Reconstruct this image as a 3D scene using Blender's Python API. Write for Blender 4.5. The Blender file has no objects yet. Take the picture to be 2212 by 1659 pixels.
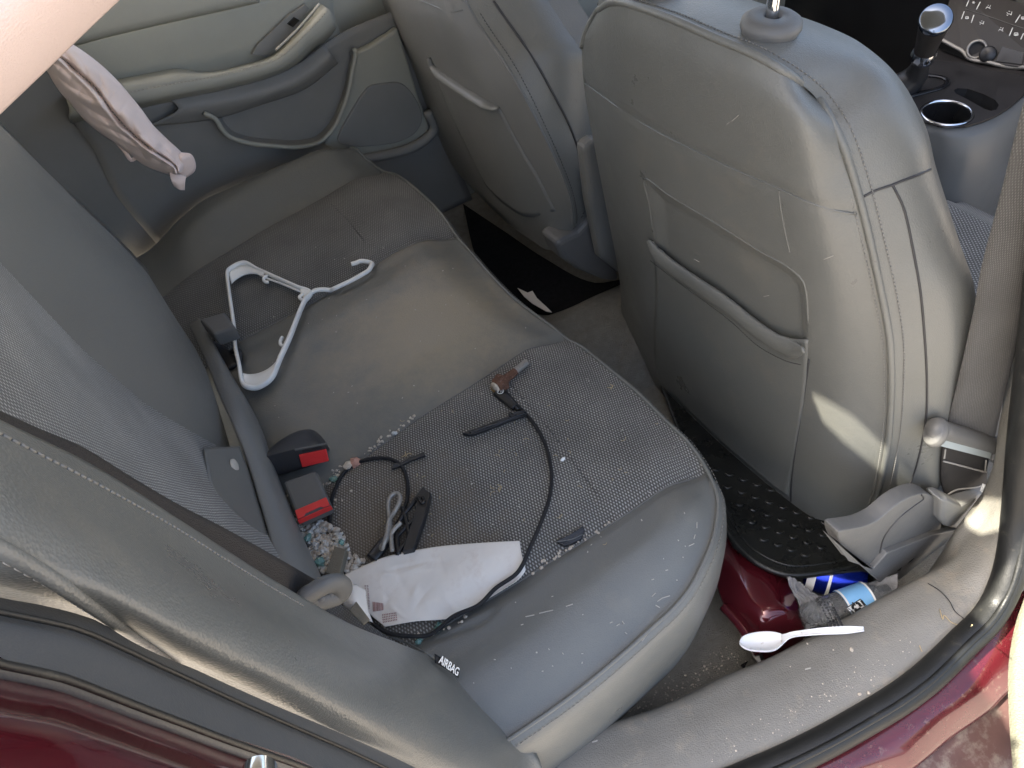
import bpy, bmesh, math, random
from mathutils import Vector, Matrix
from mathutils.bvhtree import BVHTree
R_ = math.radians
random.seed(7)
sc = bpy.context.scene
col = sc.collection

# ------------------------------------------------------------------ camera
F, CX, CY, H = 1660.0, 1106.0, 829.5, 0.90          # focal length and centre in pixels of a 2212 x 1659 picture
CAM = Vector((0, 0, H)); up = Vector((0, 0, 1))
vY = Vector((-1492, 1615, -F)).normalized()
vX = Vector((4919, 2840, -F)); vX = (vX - vY * vX.dot(vY)).normalized()
vZ = vX.cross(vY)
ROT = Matrix((vX, vY, vZ))
cd = bpy.data.cameras.new('camera'); cam = bpy.data.objects.new('camera', cd); col.objects.link(cam)
cd.sensor_width = 36; cd.lens = F / 2212 * 36; cd.clip_start = 0.01; cd.clip_end = 600
cam.matrix_world = Matrix.Translation(CAM) @ ROT.to_4x4()
sc.camera = cam
# ------------------------------------------------------------------ sky, sun, exposure
SUN = Vector((0.50, -0.16, -0.82)).normalized()       # direction the sunlight travels
w = bpy.data.worlds.new('World'); sc.world = w; w.use_nodes = True
nt = w.node_tree; nt.nodes.clear()
sk = nt.nodes.new('ShaderNodeTexSky'); sk.sky_type = 'NISHITA'; sk.sun_disc = False
sk.sun_elevation = math.asin(-SUN.z); sk.sun_rotation = math.atan2(-SUN.x, -SUN.y)
sk.air_density = 0.7; sk.dust_density = 4.5; sk.ozone_density = 0.5
bg = nt.nodes.new('ShaderNodeBackground'); bg.inputs[1].default_value = 0.15
ou = nt.nodes.new('ShaderNodeOutputWorld')
nt.links.new(sk.outputs[0], bg.inputs[0]); nt.links.new(bg.outputs[0], ou.inputs[0])
sl = bpy.data.lights.new('sun', 'SUN'); sl.energy = 4.6; sl.angle = R_(0.5); sl.color = (1, 0.94, 0.84)
so = bpy.data.objects.new('sun', sl); col.objects.link(so)
so.rotation_euler = SUN.to_track_quat('-Z', 'Y').to_euler(); so.location = (-3, -3, 6)
vs = sc.view_settings; vs.view_transform = 'Standard'; vs.look = 'None'; vs.exposure = 2.38; vs.gamma = 1.0
vs.use_curve_mapping = False
vs.use_white_balance = True; vs.white_balance_temperature = 6780; vs.white_balance_tint = 7
try: sc.cycles.use_denoising = True
except Exception: pass

# ------------------------------------------------------------------ pixels to places
def ray(u, v): return (ROT @ Vector((u - CX, -(v - CY), -F))).normalized()
def P(u, v, **k):
    (a, val), = k.items(); i = 'xyz'.index(a); r = ray(u, v)
    return CAM + r * ((val - CAM[i]) / r[i])
def PG(u, v, fun, t0=0.1, t1=3.5):                    # first place along the pixel's ray where fun(p) changes sign
    r = ray(u, v); n = 160; pv = fun(CAM + r * t0); pt = t0
    for i in range(1, n + 1):
        t = t0 + (t1 - t0) * i / n; f = fun(CAM + r * t)
        if (f < 0) != (pv < 0):
            a, b = pt, t
            for _ in range(30):
                m = (a + b) / 2
                if (fun(CAM + r * m) < 0) == (pv < 0): a = m
                else: b = m
            return CAM + r * a
        pv, pt = f, t
    return CAM + r * t1
def bvh(*obs):
    vs_, fs = [], []
    for o in obs:
        b = len(vs_); me = o.data
        off = o.matrix_world.translation if o.parent is None else world_off(o)
        vs_ += [v.co + off for v in me.vertices]
        fs += [tuple(b + i for i in p.vertices) for p in me.polygons]
    return BVHTree.FromPolygons(vs_, fs)
def world_off(o):
    t = Vector((0, 0, 0))
    while o: t = t + o.location; o = o.parent
    return t
def on(tree, u, v, lift=0.0):
    hit = tree.ray_cast(CAM, ray(u, v))
    if hit[0] is None: return P(u, v, z=0)
    n = hit[1]
    if n.dot(ray(u, v)) > 0: n = -n
    return hit[0] + n * lift
# ------------------------------------------------------------------ objects
def tag(o, label=None, cat=None, group=None, kind=None):
    if label: o['label'] = label
    if cat: o['category'] = cat
    if group: o['group'] = group
    if kind: o['kind'] = kind
    return o
def thing(name, loc, label, cat, group=None):
    o = bpy.data.objects.new(name, None); o.empty_display_size = 0.05; o.location = loc; col.objects.link(o)
    return tag(o, label, cat, group)
def mk(name, verts, faces, mat, parent=None, smooth=True, sub=0, bevel=0, solid=0, soff=-1, loc=None, uvs=None):
    verts = [Vector(v) for v in verts]
    off = world_off(parent) if parent else (Vector(loc) if loc is not None else Vector((0, 0, 0)))
    if parent is None and loc is None:
        xs = [v.x for v in verts]; ys = [v.y for v in verts]; zs = [v.z for v in verts]
        off = Vector(((min(xs) + max(xs)) / 2, (min(ys) + max(ys)) / 2, min(zs)))
    if solid and soff == -1:                          # thickness goes to the hidden side
        acc = 0.0
        for fc_ in faces:
            a_, b_, c_ = verts[fc_[0]], verts[fc_[1]], verts[fc_[2]]; acc += (b_ - a_).cross(c_ - a_).dot(CAM - a_)
        if acc < 0: faces = [tuple(reversed(q_)) for q_ in faces]
    me = bpy.data.meshes.new(name); me.from_pydata([v - off for v in verts], [], faces); me.update()
    if smooth:
        for p in me.polygons: p.use_smooth = True
    me.materials.append(mat)
    o = bpy.data.objects.new(name, me); col.objects.link(o)
    if parent: o.parent = parent
    else: o.location = off
    if solid:
        m = o.modifiers.new('solid', 'SOLIDIFY'); m.thickness = solid; m.offset = soff; m.use_even_offset = False
    if bevel:
        m = o.modifiers.new('bevel', 'BEVEL'); m.width = bevel; m.segments = 3; m.limit_method = 'ANGLE'; m.angle_limit = R_(35)
    if sub:
        m = o.modifiers.new('sub', 'SUBSURF'); m.levels = sub; m.render_levels = sub
    return o
def cr(pts, n, closed=False):
    pts = [Vector(p) for p in pts]; m = len(pts)
    if m == 2: return [pts[0].lerp(pts[1], i / (n - 1)) for i in range(n)]
    d = [0]
    q = pts + ([pts[0]] if closed else [])
    for i in range(1, len(q)): d.append(d[-1] + max((q[i] - q[i - 1]).length, 1e-6))
    out = []; k = 0; tot = d[-1]
    cnt = n if not closed else n
    for i in range(cnt):
        s = tot * i / (n - 1 if not closed else n)
        while k < len(q) - 2 and d[k + 1] < s: k += 1
        t = (s - d[k]) / (d[k + 1] - d[k])
        if closed: a, b, c, e = pts[(k - 1) % m], pts[k % m], pts[(k + 1) % m], pts[(k + 2) % m]
        else: a, b, c, e = pts[max(k - 1, 0)], pts[k], pts[k + 1], pts[min(k + 2, m - 1)]
        # tangents scaled for uneven spacing
        h = d[k + 1] - d[k]
        la = max((b - a).length, 1e-6); lc = max((e - c).length, 1e-6)
        m1 = (c - a) * (h / (h + la)) if la > 1e-5 else (c - b)
        m2 = (e - b) * (h / (h + lc)) if lc > 1e-5 else (c - b)
        t2, t3 = t * t, t * t * t
        out.append(b * (2 * t3 - 3 * t2 + 1) + m1 * (t3 - 2 * t2 + t) + c * (-2 * t3 + 3 * t2) + m2 * (t3 - t2))
    return out
def grid(rows, closed_u=False):
    nv, nu = len(rows), len(rows[0]); vs_ = [p for r in rows for p in r]; fs = []
    for j in range(nv - 1):
        for i in range(nu - (0 if closed_u else 1)):
            i2 = (i + 1) % nu
            fs.append((j * nu + i, j * nu + i2, (j + 1) * nu + i2, (j + 1) * nu + i))
    return vs_, fs
def surf(name, rows, nu, nv, mat, parent=None, **k):
    rr = [cr(r, nu) for r in rows]
    cols = [cr([r[i] for r in rr], nv) for i in range(nu)]
    rows2 = [[cols[i][j] for i in range(nu)] for j in range(nv)]
    v, f = grid(rows2)
    return mk(name, v, f, mat, parent, **k)
def frames(pts):
    n = len(pts); T = []
    for i in range(n):
        t = pts[min(i + 1, n - 1)] - pts[max(i - 1, 0)]; T.append(t.normalized() if t.length > 1e-9 else Vector((1, 0, 0)))
    up = Vector((0, 0, 1)) if abs(T[0].z) < .9 else Vector((1, 0, 0))
    N = [(up - T[0] * up.dot(T[0])).normalized()]
    for i in range(1, n):
        v = N[-1] - T[i] * N[-1].dot(T[i]); N.append(v.normalized() if v.length > 1e-6 else N[-1])
    return T, N
def tube_geo(pts, r, seg=8, n=None, closed=False, prof=None, cap=True, fix=None):
    P_ = cr(pts, n or max(len(pts) * 6, 12), closed) if n != 0 else [Vector(p) for p in pts]
    m = len(P_); T, N = frames(P_)
    if fix is not None: N = [(Vector(fix) - t * Vector(fix).dot(t)).normalized() for t in T]
    vs_, fs = [], []
    for i, p in enumerate(P_):
        rr = r(i / (m - 1)) if callable(r) else r
        B = T[i].cross(N[i])
        for j in range(seg):
            a = 2 * math.pi * j / seg; c, s = math.cos(a), math.sin(a)
            if prof: c, s = c * prof[0], s * prof[1]
            vs_.append(p + (N[i] * c + B * s) * rr)
    for i in range(m - (0 if closed else 1)):
        i2 = (i + 1) % m
        for j in range(seg):
            fs.append((i * seg + j, i * seg + (j + 1) % seg, i2 * seg + (j + 1) % seg, i2 * seg + j))
    if cap and not closed:
        fs.append(tuple(range(seg - 1, -1, -1))); fs.append(tuple((m - 1) * seg + j for j in range(seg)))
    return vs_, fs
def tube(name, pts, r, mat, parent=None, seg=8, n=None, closed=False, prof=None, fix=None, **k):
    v, f = tube_geo(pts, r, seg, n, closed, prof, fix=fix)
    return mk(name, v, f, mat, parent, **k)
def join_geo(parts):
    V, Fs = [], []
    for v, f in parts:
        b = len(V); V += list(v); Fs += [tuple(b + i for i in q) for q in f]
    return V, Fs
def prism_geo(outline, ext):
    n = len(outline); o = [Vector(p) for p in outline]; e = Vector(ext)
    V = o + [p + e for p in o]
    Fs = [tuple(range(n)), tuple(range(2 * n - 1, n - 1, -1))] + [(i, i + n, (i + 1) % n + n, (i + 1) % n) for i in range(n)]
    return V, [tuple(reversed(f)) for f in Fs]
def prism(name, outline, ext, mat, parent=None, **k):
    v, f = prism_geo(outline, ext); o = mk(name, v, f, mat, parent, smooth=k.pop('smooth', False), **k)
    bm = bmesh.new(); bm.from_mesh(o.data); bmesh.ops.recalc_face_normals(bm, faces=bm.faces); bm.to_mesh(o.data); bm.free()
    return o
def box_geo(c, ax, ay, az):                            # centre and three half axes
    c, ax, ay, az = Vector(c), Vector(ax), Vector(ay), Vector(az)
    V = [c + ax * i + ay * j + az * k for k in (-1, 1) for j in (-1, 1) for i in (-1, 1)]
    return V, [(0, 2, 3, 1), (4, 5, 7, 6), (0, 1, 5, 4), (2, 6, 7, 3), (0, 4, 6, 2), (1, 3, 7, 5)]
def box(name, c, ax, ay, az, mat, parent=None, **k):
    v, f = box_geo(c, ax, ay, az); return mk(name, v, f, mat, parent, smooth=k.pop('smooth', False), **k)
def lathe_geo(c, axis, prof, seg=24, side=None):
    axis = Vector(axis).normalized(); a = Vector(side) if side else axis.orthogonal(); a = (a - axis * a.dot(axis)).normalized(); b = axis.cross(a)
    rows = [[Vector(c) + axis * h + (a * math.cos(2 * math.pi * i / seg) + b * math.sin(2 * math.pi * i / seg)) * r for i in range(seg)] for r, h in prof]
    v, f = grid(rows, True)
    return v, f
def lathe(name, c, axis, prof, mat, parent=None, seg=24, side=None, **k):
    v, f = lathe_geo(c, axis, prof, seg, side); return mk(name, v, f, mat, parent, **k)
def ribbon(name, left, right, n, thick, mat, parent=None, **k):
    a, b = cr(left, n), cr(right, n)
    rows = [[p.lerp(q, t / 6) for t in range(7)] for p, q in zip(a, b)]
    v, f = grid(rows); return mk(name, v, f, mat, parent, solid=thick, soff=0, **k)
def stitch_geo(pts, step=0.005, r=0.0006, duty=0.62):
    L = cr(pts, max(len(pts) * 10, 40)); d = [0]
    for i in range(1, len(L)): d.append(d[-1] + (L[i] - L[i - 1]).length)
    def at(s):
        lo = 0
        while lo < len(d) - 2 and d[lo + 1] < s: lo += 1
        return L[lo].lerp(L[lo + 1], min(max((s - d[lo]) / max(d[lo + 1] - d[lo], 1e-9), 0), 1))
    out = []; s = 0
    while s < d[-1] - step:
        out.append(tube_geo([at(s), at(s + step * duty)], r, 4, 2)); s += step
    return join_geo(out)
def text_geo(s, size, origin, ex, ey, ez, depth=0.0006):
    cu = bpy.data.curves.new('t', 'FONT'); cu.body = s; cu.size = size; cu.extrude = depth / 2; cu.align_x = 'CENTER'; cu.align_y = 'CENTER'; cu.offset = size * .012
    o = bpy.data.objects.new('t', cu); col.objects.link(o)
    dg = bpy.context.evaluated_depsgraph_get(); me = bpy.data.meshes.new_from_object(o.evaluated_get(dg))
    V = [Vector(origin) + Vector(ex) * v.co.x + Vector(ey) * v.co.y + Vector(ez) * v.co.z for v in me.vertices]
    Fs = [tuple(p.vertices) for p in me.polygons]
    bpy.data.objects.remove(o); bpy.data.curves.remove(cu); bpy.data.meshes.remove(me)
    return V, Fs
def sm(a, b, x):
    t = min(max((x - a) / (b - a), 0), 1); return t * t * (3 - 2 * t)
def interp(tab, x):
    if x <= tab[0][0]: return tab[0][1]
    for (a, p), (b, q) in zip(tab, tab[1:]):
        if x <= b: return p + (q - p) * (x - a) / (b - a)
    return tab[-1][1]
# ------------------------------------------------------------------ materials
def new_mat(name):
    m = bpy.data.materials.new(name); m.use_nodes = True; n = m.node_tree
    return m, n, n.nodes['Principled BSDF']
def N(n, t, **k):
    x = n.nodes.new(t)
    for a, b in k.items():
        if a.startswith('i_'): x.inputs[a[2:].replace('_', ' ')].default_value = b
        else: setattr(x, a, b)
    return x
def mat(name, c, rough=.5, dw=.13, spot=None, metal=0, spec=.5, grain=0, gscale=900, var=.12, vscale=14, coat=0, dirt=0, dirtc=(.3, .27, .22), trans=0, ior=1.45, alpha=1, rvar=.08, sheen=0, bumpd=.001, dscale=90, dlo=.62):
    m, n, b = new_mat(name)
    tc = N(n, 'ShaderNodeTexCoord')
    no = N(n, 'ShaderNodeTexNoise', i_Scale=vscale, i_Detail=6.0, i_Roughness=.65)
    n.links.new(tc.outputs['Object'], no.inputs['Vector'])
    mr = N(n, 'ShaderNodeMapRange', i_From_Min=.25, i_From_Max=.75, i_To_Min=1 - var, i_To_Max=1 + var); n.links.new(no.outputs['Fac'], mr.inputs['Value'])
    mx = N(n, 'ShaderNodeMix', data_type='RGBA', blend_type='MULTIPLY'); mx.inputs['Factor'].default_value = 1
    mx.inputs['A'].default_value = (*c, 1); n.links.new(mr.outputs[0], mx.inputs['B'])
    out = mx.outputs['Result']
    if dirt:
        d = N(n, 'ShaderNodeTexNoise', i_Scale=dscale, i_Detail=8.0, i_Roughness=.7); n.links.new(tc.outputs['Object'], d.inputs['Vector'])
        dm = N(n, 'ShaderNodeMapRange', i_From_Min=dlo, i_From_Max=dlo + dw, i_To_Min=0.0, i_To_Max=dirt); n.links.new(d.outputs['Fac'], dm.inputs['Value'])
        m2 = N(n, 'ShaderNodeMix', data_type='RGBA'); n.links.new(dm.outputs[0], m2.inputs['Factor']); n.links.new(out, m2.inputs['A']); m2.inputs['B'].default_value = (*dirtc, 1)
        out = m2.outputs['Result']
    if spot:                                           # a patch of another colour with its own ragged shape: place, stretch, radius, colour, amount
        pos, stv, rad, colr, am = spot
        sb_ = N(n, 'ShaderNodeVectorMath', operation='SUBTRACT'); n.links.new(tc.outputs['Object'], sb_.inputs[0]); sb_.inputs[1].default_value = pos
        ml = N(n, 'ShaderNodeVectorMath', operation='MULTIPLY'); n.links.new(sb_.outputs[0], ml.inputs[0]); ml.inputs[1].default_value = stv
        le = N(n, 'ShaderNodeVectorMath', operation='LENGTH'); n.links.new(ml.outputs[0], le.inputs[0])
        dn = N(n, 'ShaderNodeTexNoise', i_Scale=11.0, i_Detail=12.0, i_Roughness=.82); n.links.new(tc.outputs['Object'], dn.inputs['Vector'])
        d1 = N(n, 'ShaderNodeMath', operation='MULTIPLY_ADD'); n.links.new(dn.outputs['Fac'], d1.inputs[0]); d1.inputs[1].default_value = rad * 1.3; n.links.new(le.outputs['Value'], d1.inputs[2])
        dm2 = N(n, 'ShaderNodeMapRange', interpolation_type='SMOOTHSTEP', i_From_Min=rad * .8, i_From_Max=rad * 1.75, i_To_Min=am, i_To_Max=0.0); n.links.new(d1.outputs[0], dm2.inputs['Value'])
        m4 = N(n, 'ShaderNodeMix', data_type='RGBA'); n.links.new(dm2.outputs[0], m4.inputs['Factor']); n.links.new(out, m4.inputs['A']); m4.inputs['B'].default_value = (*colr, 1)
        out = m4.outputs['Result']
    n.links.new(out, b.inputs['Base Color'])
    rr = N(n, 'ShaderNodeMapRange', i_From_Min=.3, i_From_Max=.7, i_To_Min=max(rough - rvar, .02), i_To_Max=min(rough + rvar, 1)); n.links.new(no.outputs['Fac'], rr.inputs['Value']); n.links.new(rr.outputs[0], b.inputs['Roughness'])
    b.inputs['Metallic'].default_value = metal; b.inputs['Specular IOR Level'].default_value = spec
    b.inputs['Coat Weight'].default_value = coat; b.inputs['Coat Roughness'].default_value = .05
    b.inputs['Transmission Weight'].default_value = trans; b.inputs['IOR'].default_value = ior
    b.inputs['Alpha'].default_value = alpha; b.inputs['Sheen Weight'].default_value = sheen
    if grain:
        g = N(n, 'ShaderNodeTexVoronoi', i_Scale=float(gscale)); n.links.new(tc.outputs['Object'], g.inputs['Vector'])
        g2 = N(n, 'ShaderNodeTexNoise', i_Scale=gscale * .35, i_Detail=4.0); n.links.new(tc.outputs['Object'], g2.inputs['Vector'])
        ad = N(n, 'ShaderNodeMath', operation='ADD'); n.links.new(g.outputs['Distance'], ad.inputs[0]); n.links.new(g2.outputs['Fac'], ad.inputs[1])
        bp = N(n, 'ShaderNodeBump', i_Strength=grain, i_Distance=bumpd); n.links.new(ad.outputs[0], bp.inputs['Height']); n.links.new(bp.outputs[0], b.inputs['Normal'])
    return m
def weave(name, dark, light, axes='xy', pa=.0042, pb=.0046, sharp=2.2, rough=.85, stain=None, bump=.6):
    m, n, b = new_mat(name); tc = N(n, 'ShaderNodeTexCoord'); sp = N(n, 'ShaderNodeSeparateXYZ')
    wb = N(n, 'ShaderNodeTexNoise', i_Scale=26.0, i_Detail=2.0); n.links.new(tc.outputs['Object'], wb.inputs['Vector'])
    wm = N(n, 'ShaderNodeVectorMath', operation='SCALE'); wm.inputs['Scale'].default_value = .004; n.links.new(wb.outputs['Color'], wm.inputs[0])
    wa = N(n, 'ShaderNodeVectorMath', operation='ADD'); n.links.new(tc.outputs['Object'], wa.inputs[0]); n.links.new(wm.outputs[0], wa.inputs[1])
    n.links.new(wa.outputs[0], sp.inputs[0])
    A, B = sp.outputs['XYZ'.index(axes[0].upper())], sp.outputs['XYZ'.index(axes[1].upper())]
    def mth(op, x, y=None):
        q = N(n, 'ShaderNodeMath', operation=op)
        for i, s in enumerate((x, y)):
            if s is None: continue
            if isinstance(s, (int, float)): q.inputs[i].default_value = s
            else: n.links.new(s, q.inputs[i])
        return q.outputs[0]
    row = mth('MULTIPLY', B, 1 / pb)
    fl = mth('MULTIPLY', mth('MODULO', mth('ABSOLUTE', mth('FLOOR', row)), 2.0), math.pi)
    sb = mth('POWER', mth('ABSOLUTE', mth('SINE', mth('MULTIPLY', row, math.pi))), 1.2)
    sa = mth('SINE', mth('ADD', mth('MULTIPLY', A, 2 * math.pi / pa), fl))
    sa = mth('POWER', mth('ADD', mth('MULTIPLY', sa, .5), .5), sharp)
    fz_ = N(n, 'ShaderNodeTexNoise', i_Scale=420.0, i_Detail=3.0, i_Roughness=.7); n.links.new(tc.outputs['Object'], fz_.inputs['Vector'])
    fm_ = N(n, 'ShaderNodeMapRange', i_From_Min=.3, i_From_Max=.7, i_To_Min=.45, i_To_Max=1.2); n.links.new(fz_.outputs['Fac'], fm_.inputs['Value'])
    dot = mth('MULTIPLY', mth('MULTIPLY', sa, sb), fm_.outputs[0])
    big = N(n, 'ShaderNodeTexNoise', i_Scale=9.0, i_Detail=5.0); n.links.new(tc.outputs['Object'], big.inputs['Vector'])
    bm_ = N(n, 'ShaderNodeMapRange', i_From_Min=.3, i_From_Max=.7, i_To_Min=.78, i_To_Max=1.15); n.links.new(big.outputs['Fac'], bm_.inputs['Value'])
    mx = N(n, 'ShaderNodeMix', data_type='RGBA'); n.links.new(dot, mx.inputs['Factor']); mx.inputs['A'].default_value = (*dark, 1); mx.inputs['B'].default_value = (*light, 1)
    m2 = N(n, 'ShaderNodeMix', data_type='RGBA', blend_type='MULTIPLY'); m2.inputs['Factor'].default_value = 1; n.links.new(mx.outputs['Result'], m2.inputs['A']); n.links.new(bm_.outputs[0], m2.inputs['B'])
    out = m2.outputs['Result']
    if stain:
        # dusty grime that gathers with its own blotchy shape around one spot (place, radius, colour)
        pos, rad, colr = stain
        vm = N(n, 'ShaderNodeVectorMath', operation='DISTANCE'); n.links.new(tc.outputs['Object'], vm.inputs[0]); vm.inputs[1].default_value = pos
        dn = N(n, 'ShaderNodeTexNoise', i_Scale=35.0, i_Detail=8.0, i_Roughness=.7); n.links.new(tc.outputs['Object'], dn.inputs['Vector'])
        d2 = mth('ADD', mth('DIVIDE', vm.outputs['Value'], rad), mth('MULTIPLY', mth('SUBTRACT', dn.outputs['Fac'], .5), 2.2))
        mr = N(n, 'ShaderNodeMapRange', i_From_Min=.3, i_From_Max=1.2, i_To_Min=.6, i_To_Max=0.0); n.links.new(d2, mr.inputs['Value'])
        m3 = N(n, 'ShaderNodeMix', data_type='RGBA'); n.links.new(mr.outputs[0], m3.inputs['Factor']); n.links.new(out, m3.inputs['A']); m3.inputs['B'].default_value = (*colr, 1)
        out = m3.outputs['Result']
    n.links.new(out, b.inputs['Base Color']); b.inputs['Roughness'].default_value = rough; b.inputs['Specular IOR Level'].default_value = .25; b.inputs['Sheen Weight'].default_value = .15
    bp = N(n, 'ShaderNodeBump', i_Strength=bump, i_Distance=.0012); n.links.new(dot, bp.inputs['Height']); n.links.new(bp.outputs[0], b.inputs['Normal'])
    return m
VIN = (.138, .140, .129)
M = dict(
 vinyl=mat('grey_vinyl', VIN, .34, spec=.5, grain=.28, gscale=620, var=.07, vscale=7, dirt=.25, dirtc=(.24, .215, .17), dscale=5, dlo=.56),
 vinyl_dirty=mat('soiled_grey_vinyl', VIN, .40, grain=.32, gscale=620, var=.10, vscale=10, dirt=.65, dirtc=(.235, .20, .145), dscale=5, dlo=.45, dw=.32, spec=.4, spot=((.10, .02, .34), (1, 1.2, 1), .24, (.30, .255, .18), .85)),  # spot: lighter tan patch over the middle of the cushion
 vinyl_dark=mat('smooth_grey_vinyl', (.150, .150, .140), .40, grain=.25, gscale=620, var=.06, vscale=6),
 plastic=mat('grey_interior_plastic', (.120, .119, .114), .48, grain=.2, gscale=1100, var=.06, dirt=.35, dirtc=(.25, .24, .2), dscale=60, dlo=.66),
 sill=mat('sill_trim_plastic', (.185, .178, .158), .48, grain=.4, gscale=500, var=.12, vscale=16, dirt=.7, dirtc=(.26, .235, .19), dscale=22, dlo=.54),
 doorpl=mat('door_panel_plastic', (.32, .32, .275), .5, grain=.15, gscale=900, var=.05),
 doordk=mat('door_lower_plastic', (.215, .213, .20), .55, grain=.15, gscale=900, var=.06),
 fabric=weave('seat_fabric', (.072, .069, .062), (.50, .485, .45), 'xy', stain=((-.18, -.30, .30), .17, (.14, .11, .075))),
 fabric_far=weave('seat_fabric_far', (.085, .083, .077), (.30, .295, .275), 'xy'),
 fabric_back=weave('backrest_fabric', (.095, .095, .09), (.50, .495, .47), 'yz', pa=.0044, pb=.0040),
 fabric_front=weave('front_seat_fabric', (.05, .049, .045), (.34, .335, .31), 'xy', pa=.007, pb=.0045),
 carpet=mat('grey_carpet', (.25, .235, .195), .95, spec=.1, grain=1, gscale=900, var=.25, vscale=60, bumpd=.004, dirt=.7, dirtc=(.24, .21, .16), dscale=45, dlo=.54, sheen=.2),
 darkmat=mat('black_carpet_mat', (.026, .026, .028), .95, spec=.1, grain=1, gscale=900, var=.4, vscale=80, bumpd=.004),
 rubber=mat('black_rubber', (.014, .015, .014), .30, grain=.3, gscale=700, var=.3, dirt=.25, dirtc=(.12, .1, .07), dscale=80, dlo=.6),
 seal=mat('rubber_seal', (.013, .0135, .013), .46, grain=.15, gscale=500, var=.2, vscale=30, dirt=.5, dirtc=(.15, .135, .1), dscale=30, dlo=.62),
 seal_grey=mat('grey_seal', (.085, .088, .088), .42, grain=.1, gscale=800, var=.05),
 paint=mat('maroon_paint', (.10, .010, .016), .16, metal=.35, spec=.6, coat=1, var=.12, vscale=8, rvar=.05),
 paint_dirty=mat('dusty_maroon_paint', (.085, .009, .014), .26, metal=.3, spec=.6, coat=.9, var=.2, vscale=10, rvar=.1, dirt=.5, dirtc=(.26, .2, .15), dscale=70, dlo=.58),
 rocker=mat('dusty_rocker', (.10, .055, .05), .45, metal=.1, var=.3, vscale=14, dirt=.7, dirtc=(.22, .19, .16), dscale=20, dlo=.5),
 black=mat('black_plastic', (.016, .016, .017), .38, grain=.2, gscale=600, var=.25),
 blackgl=mat('glossy_black_plastic', (.012, .012, .013), .2, var=.2),
 darkpl=mat('dark_console_plastic', (.022, .020, .019), .48, spec=.35, grain=.15, gscale=1200, var=.3, dirt=.2, dirtc=(.1, .09, .08), dscale=200, dlo=.62),
 chrome=mat('chrome', (.62, .64, .67), .14, metal=1, var=.04),
 darkchrome=mat('dark_chrome', (.22, .25, .29), .16, metal=1, var=.06),
 steel=mat('zinc_steel', (.30, .285, .26), .5, metal=.6, var=.25, vscale=300, grain=.2, gscale=1500),
 rust=mat('rusty_steel', (.14, .07, .045), .85, metal=.3, var=.4, vscale=250, grain=1, gscale=600, dirt=.8, dirtc=(.26, .2, .17), dscale=250, dlo=.55),
 palegrey=mat('pale_grey_plastic', (.38, .42, .40), .4, var=.08),
 red=mat('red_button', (.62, .035, .035), .4, var=.06),
 buckle=mat('buckle_plastic', (.105, .104, .098), .5, grain=.15, gscale=1500, var=.08),
 buckledk=mat('dark_buckle_plastic', (.034, .034, .036), .5, grain=.15, gscale=1500, var=.1),
 white=mat('white_plastic', (.80, .80, .77), .45, spec=.45, var=.04, vscale=40),
 spoon=mat('soiled_white_spoon', (.72, .72, .72), .35, var=.03, dirt=.85, dirtc=(.28, .2, .13), dscale=150, dlo=.60),
 paper=mat('crumpled_paper', (.70, .66, .60), .8, spec=.2, grain=.10, gscale=60, var=.06, bumpd=.006, dirt=.25, dirtc=(.5, .4, .33), dscale=30, dlo=.56, spot=((.026, -.066, .0), (1, 1, .2), .026, (.50, .40, .31), .75)),
 print_=mat('faded_print', (.34, .19, .18), .8, var=.3, vscale=200),
 bag=mat('airbag_cloth', (.80, .66, .60), .8, spec=.2, grain=.25, gscale=1400, var=.05, sheen=.2),
 bagnear=mat('airbag_coated_cloth', (.60, .50, .49), .6, spec=.3, grain=.3, gscale=1000, var=.03),
 belt=weave('seat_belt_webbing', (.052, .050, .046), (.15, .145, .134), 'xz', pa=.0022, pb=.0034, sharp=3, bump=.5),
 beltdk=mat('dark_belt_webbing', (.028, .025, .023), .8, grain=.6, gscale=900, var=.12),
 thread=mat('pale_thread', (.36, .34, .30), .8, var=.15, vscale=300),
 threadg=mat('grey_thread', (.19, .185, .17), .8, var=.15, vscale=300),
 teal=mat('teal_glass', (.35, .62, .56), .08, spec=.6, trans=.65, var=.1),
 clear=mat('clear_glass_crumb', (.80, .80, .76), .15, spec=.6, trans=.35, var=.15, vscale=120),
 pebble=mat('pale_pebbles', (.50, .44, .36), .7, var=.4, vscale=140, grain=.4, gscale=800),
 pebpink=mat('pink_pebble', (.50, .27, .20), .8, var=.25, vscale=150, grain=.6, gscale=700),
 grime=mat('dry_grass', (.42, .33, .19), .8, var=.3),
 fleck=mat('pale_flecks', (.42, .40, .355), .6, var=.2),
 bluecan=mat('blue_foil_can', (.01, .03, .36), .22, metal=.75, var=.12),
 pet=mat('clear_plastic', (.75, .78, .8), .12, spec=.5, trans=.9, ior=1.3, var=.05, grain=.9, gscale=120, bumpd=.004),
 bagpl=mat('smoky_plastic_bag', (.42, .42, .42), .12, spec=.7, trans=.6, ior=1.25, var=.2, vscale=60, grain=.5, gscale=90, bumpd=.003),
 lblue=mat('light_blue_label', (.22, .48, .78), .35, var=.08),
 gold=mat('brass', (.65, .45, .16), .3, metal=1, var=.1),
 glyph=mat('pale_glyphs', (.60, .60, .58), .5, var=.03),
 tagblk=mat('black_tag_cloth', (.012, .012, .013), .7, grain=.5, gscale=1200, var=.2),
 khaki=mat('khaki_foam', (.18, .16, .12), .9, grain=.6, gscale=700, var=.2),
 doorcream=mat('door_trim_vinyl', (.135, .132, .098), .55, grain=.6, gscale=420, var=.05),
 headliner=mat('grey_headliner', (.35, .34, .31), .9, var=.04),
 concrete=mat('tan_concrete', (.27, .24, .205), .9, grain=.5, gscale=60, var=.2, vscale=2),
)
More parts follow.
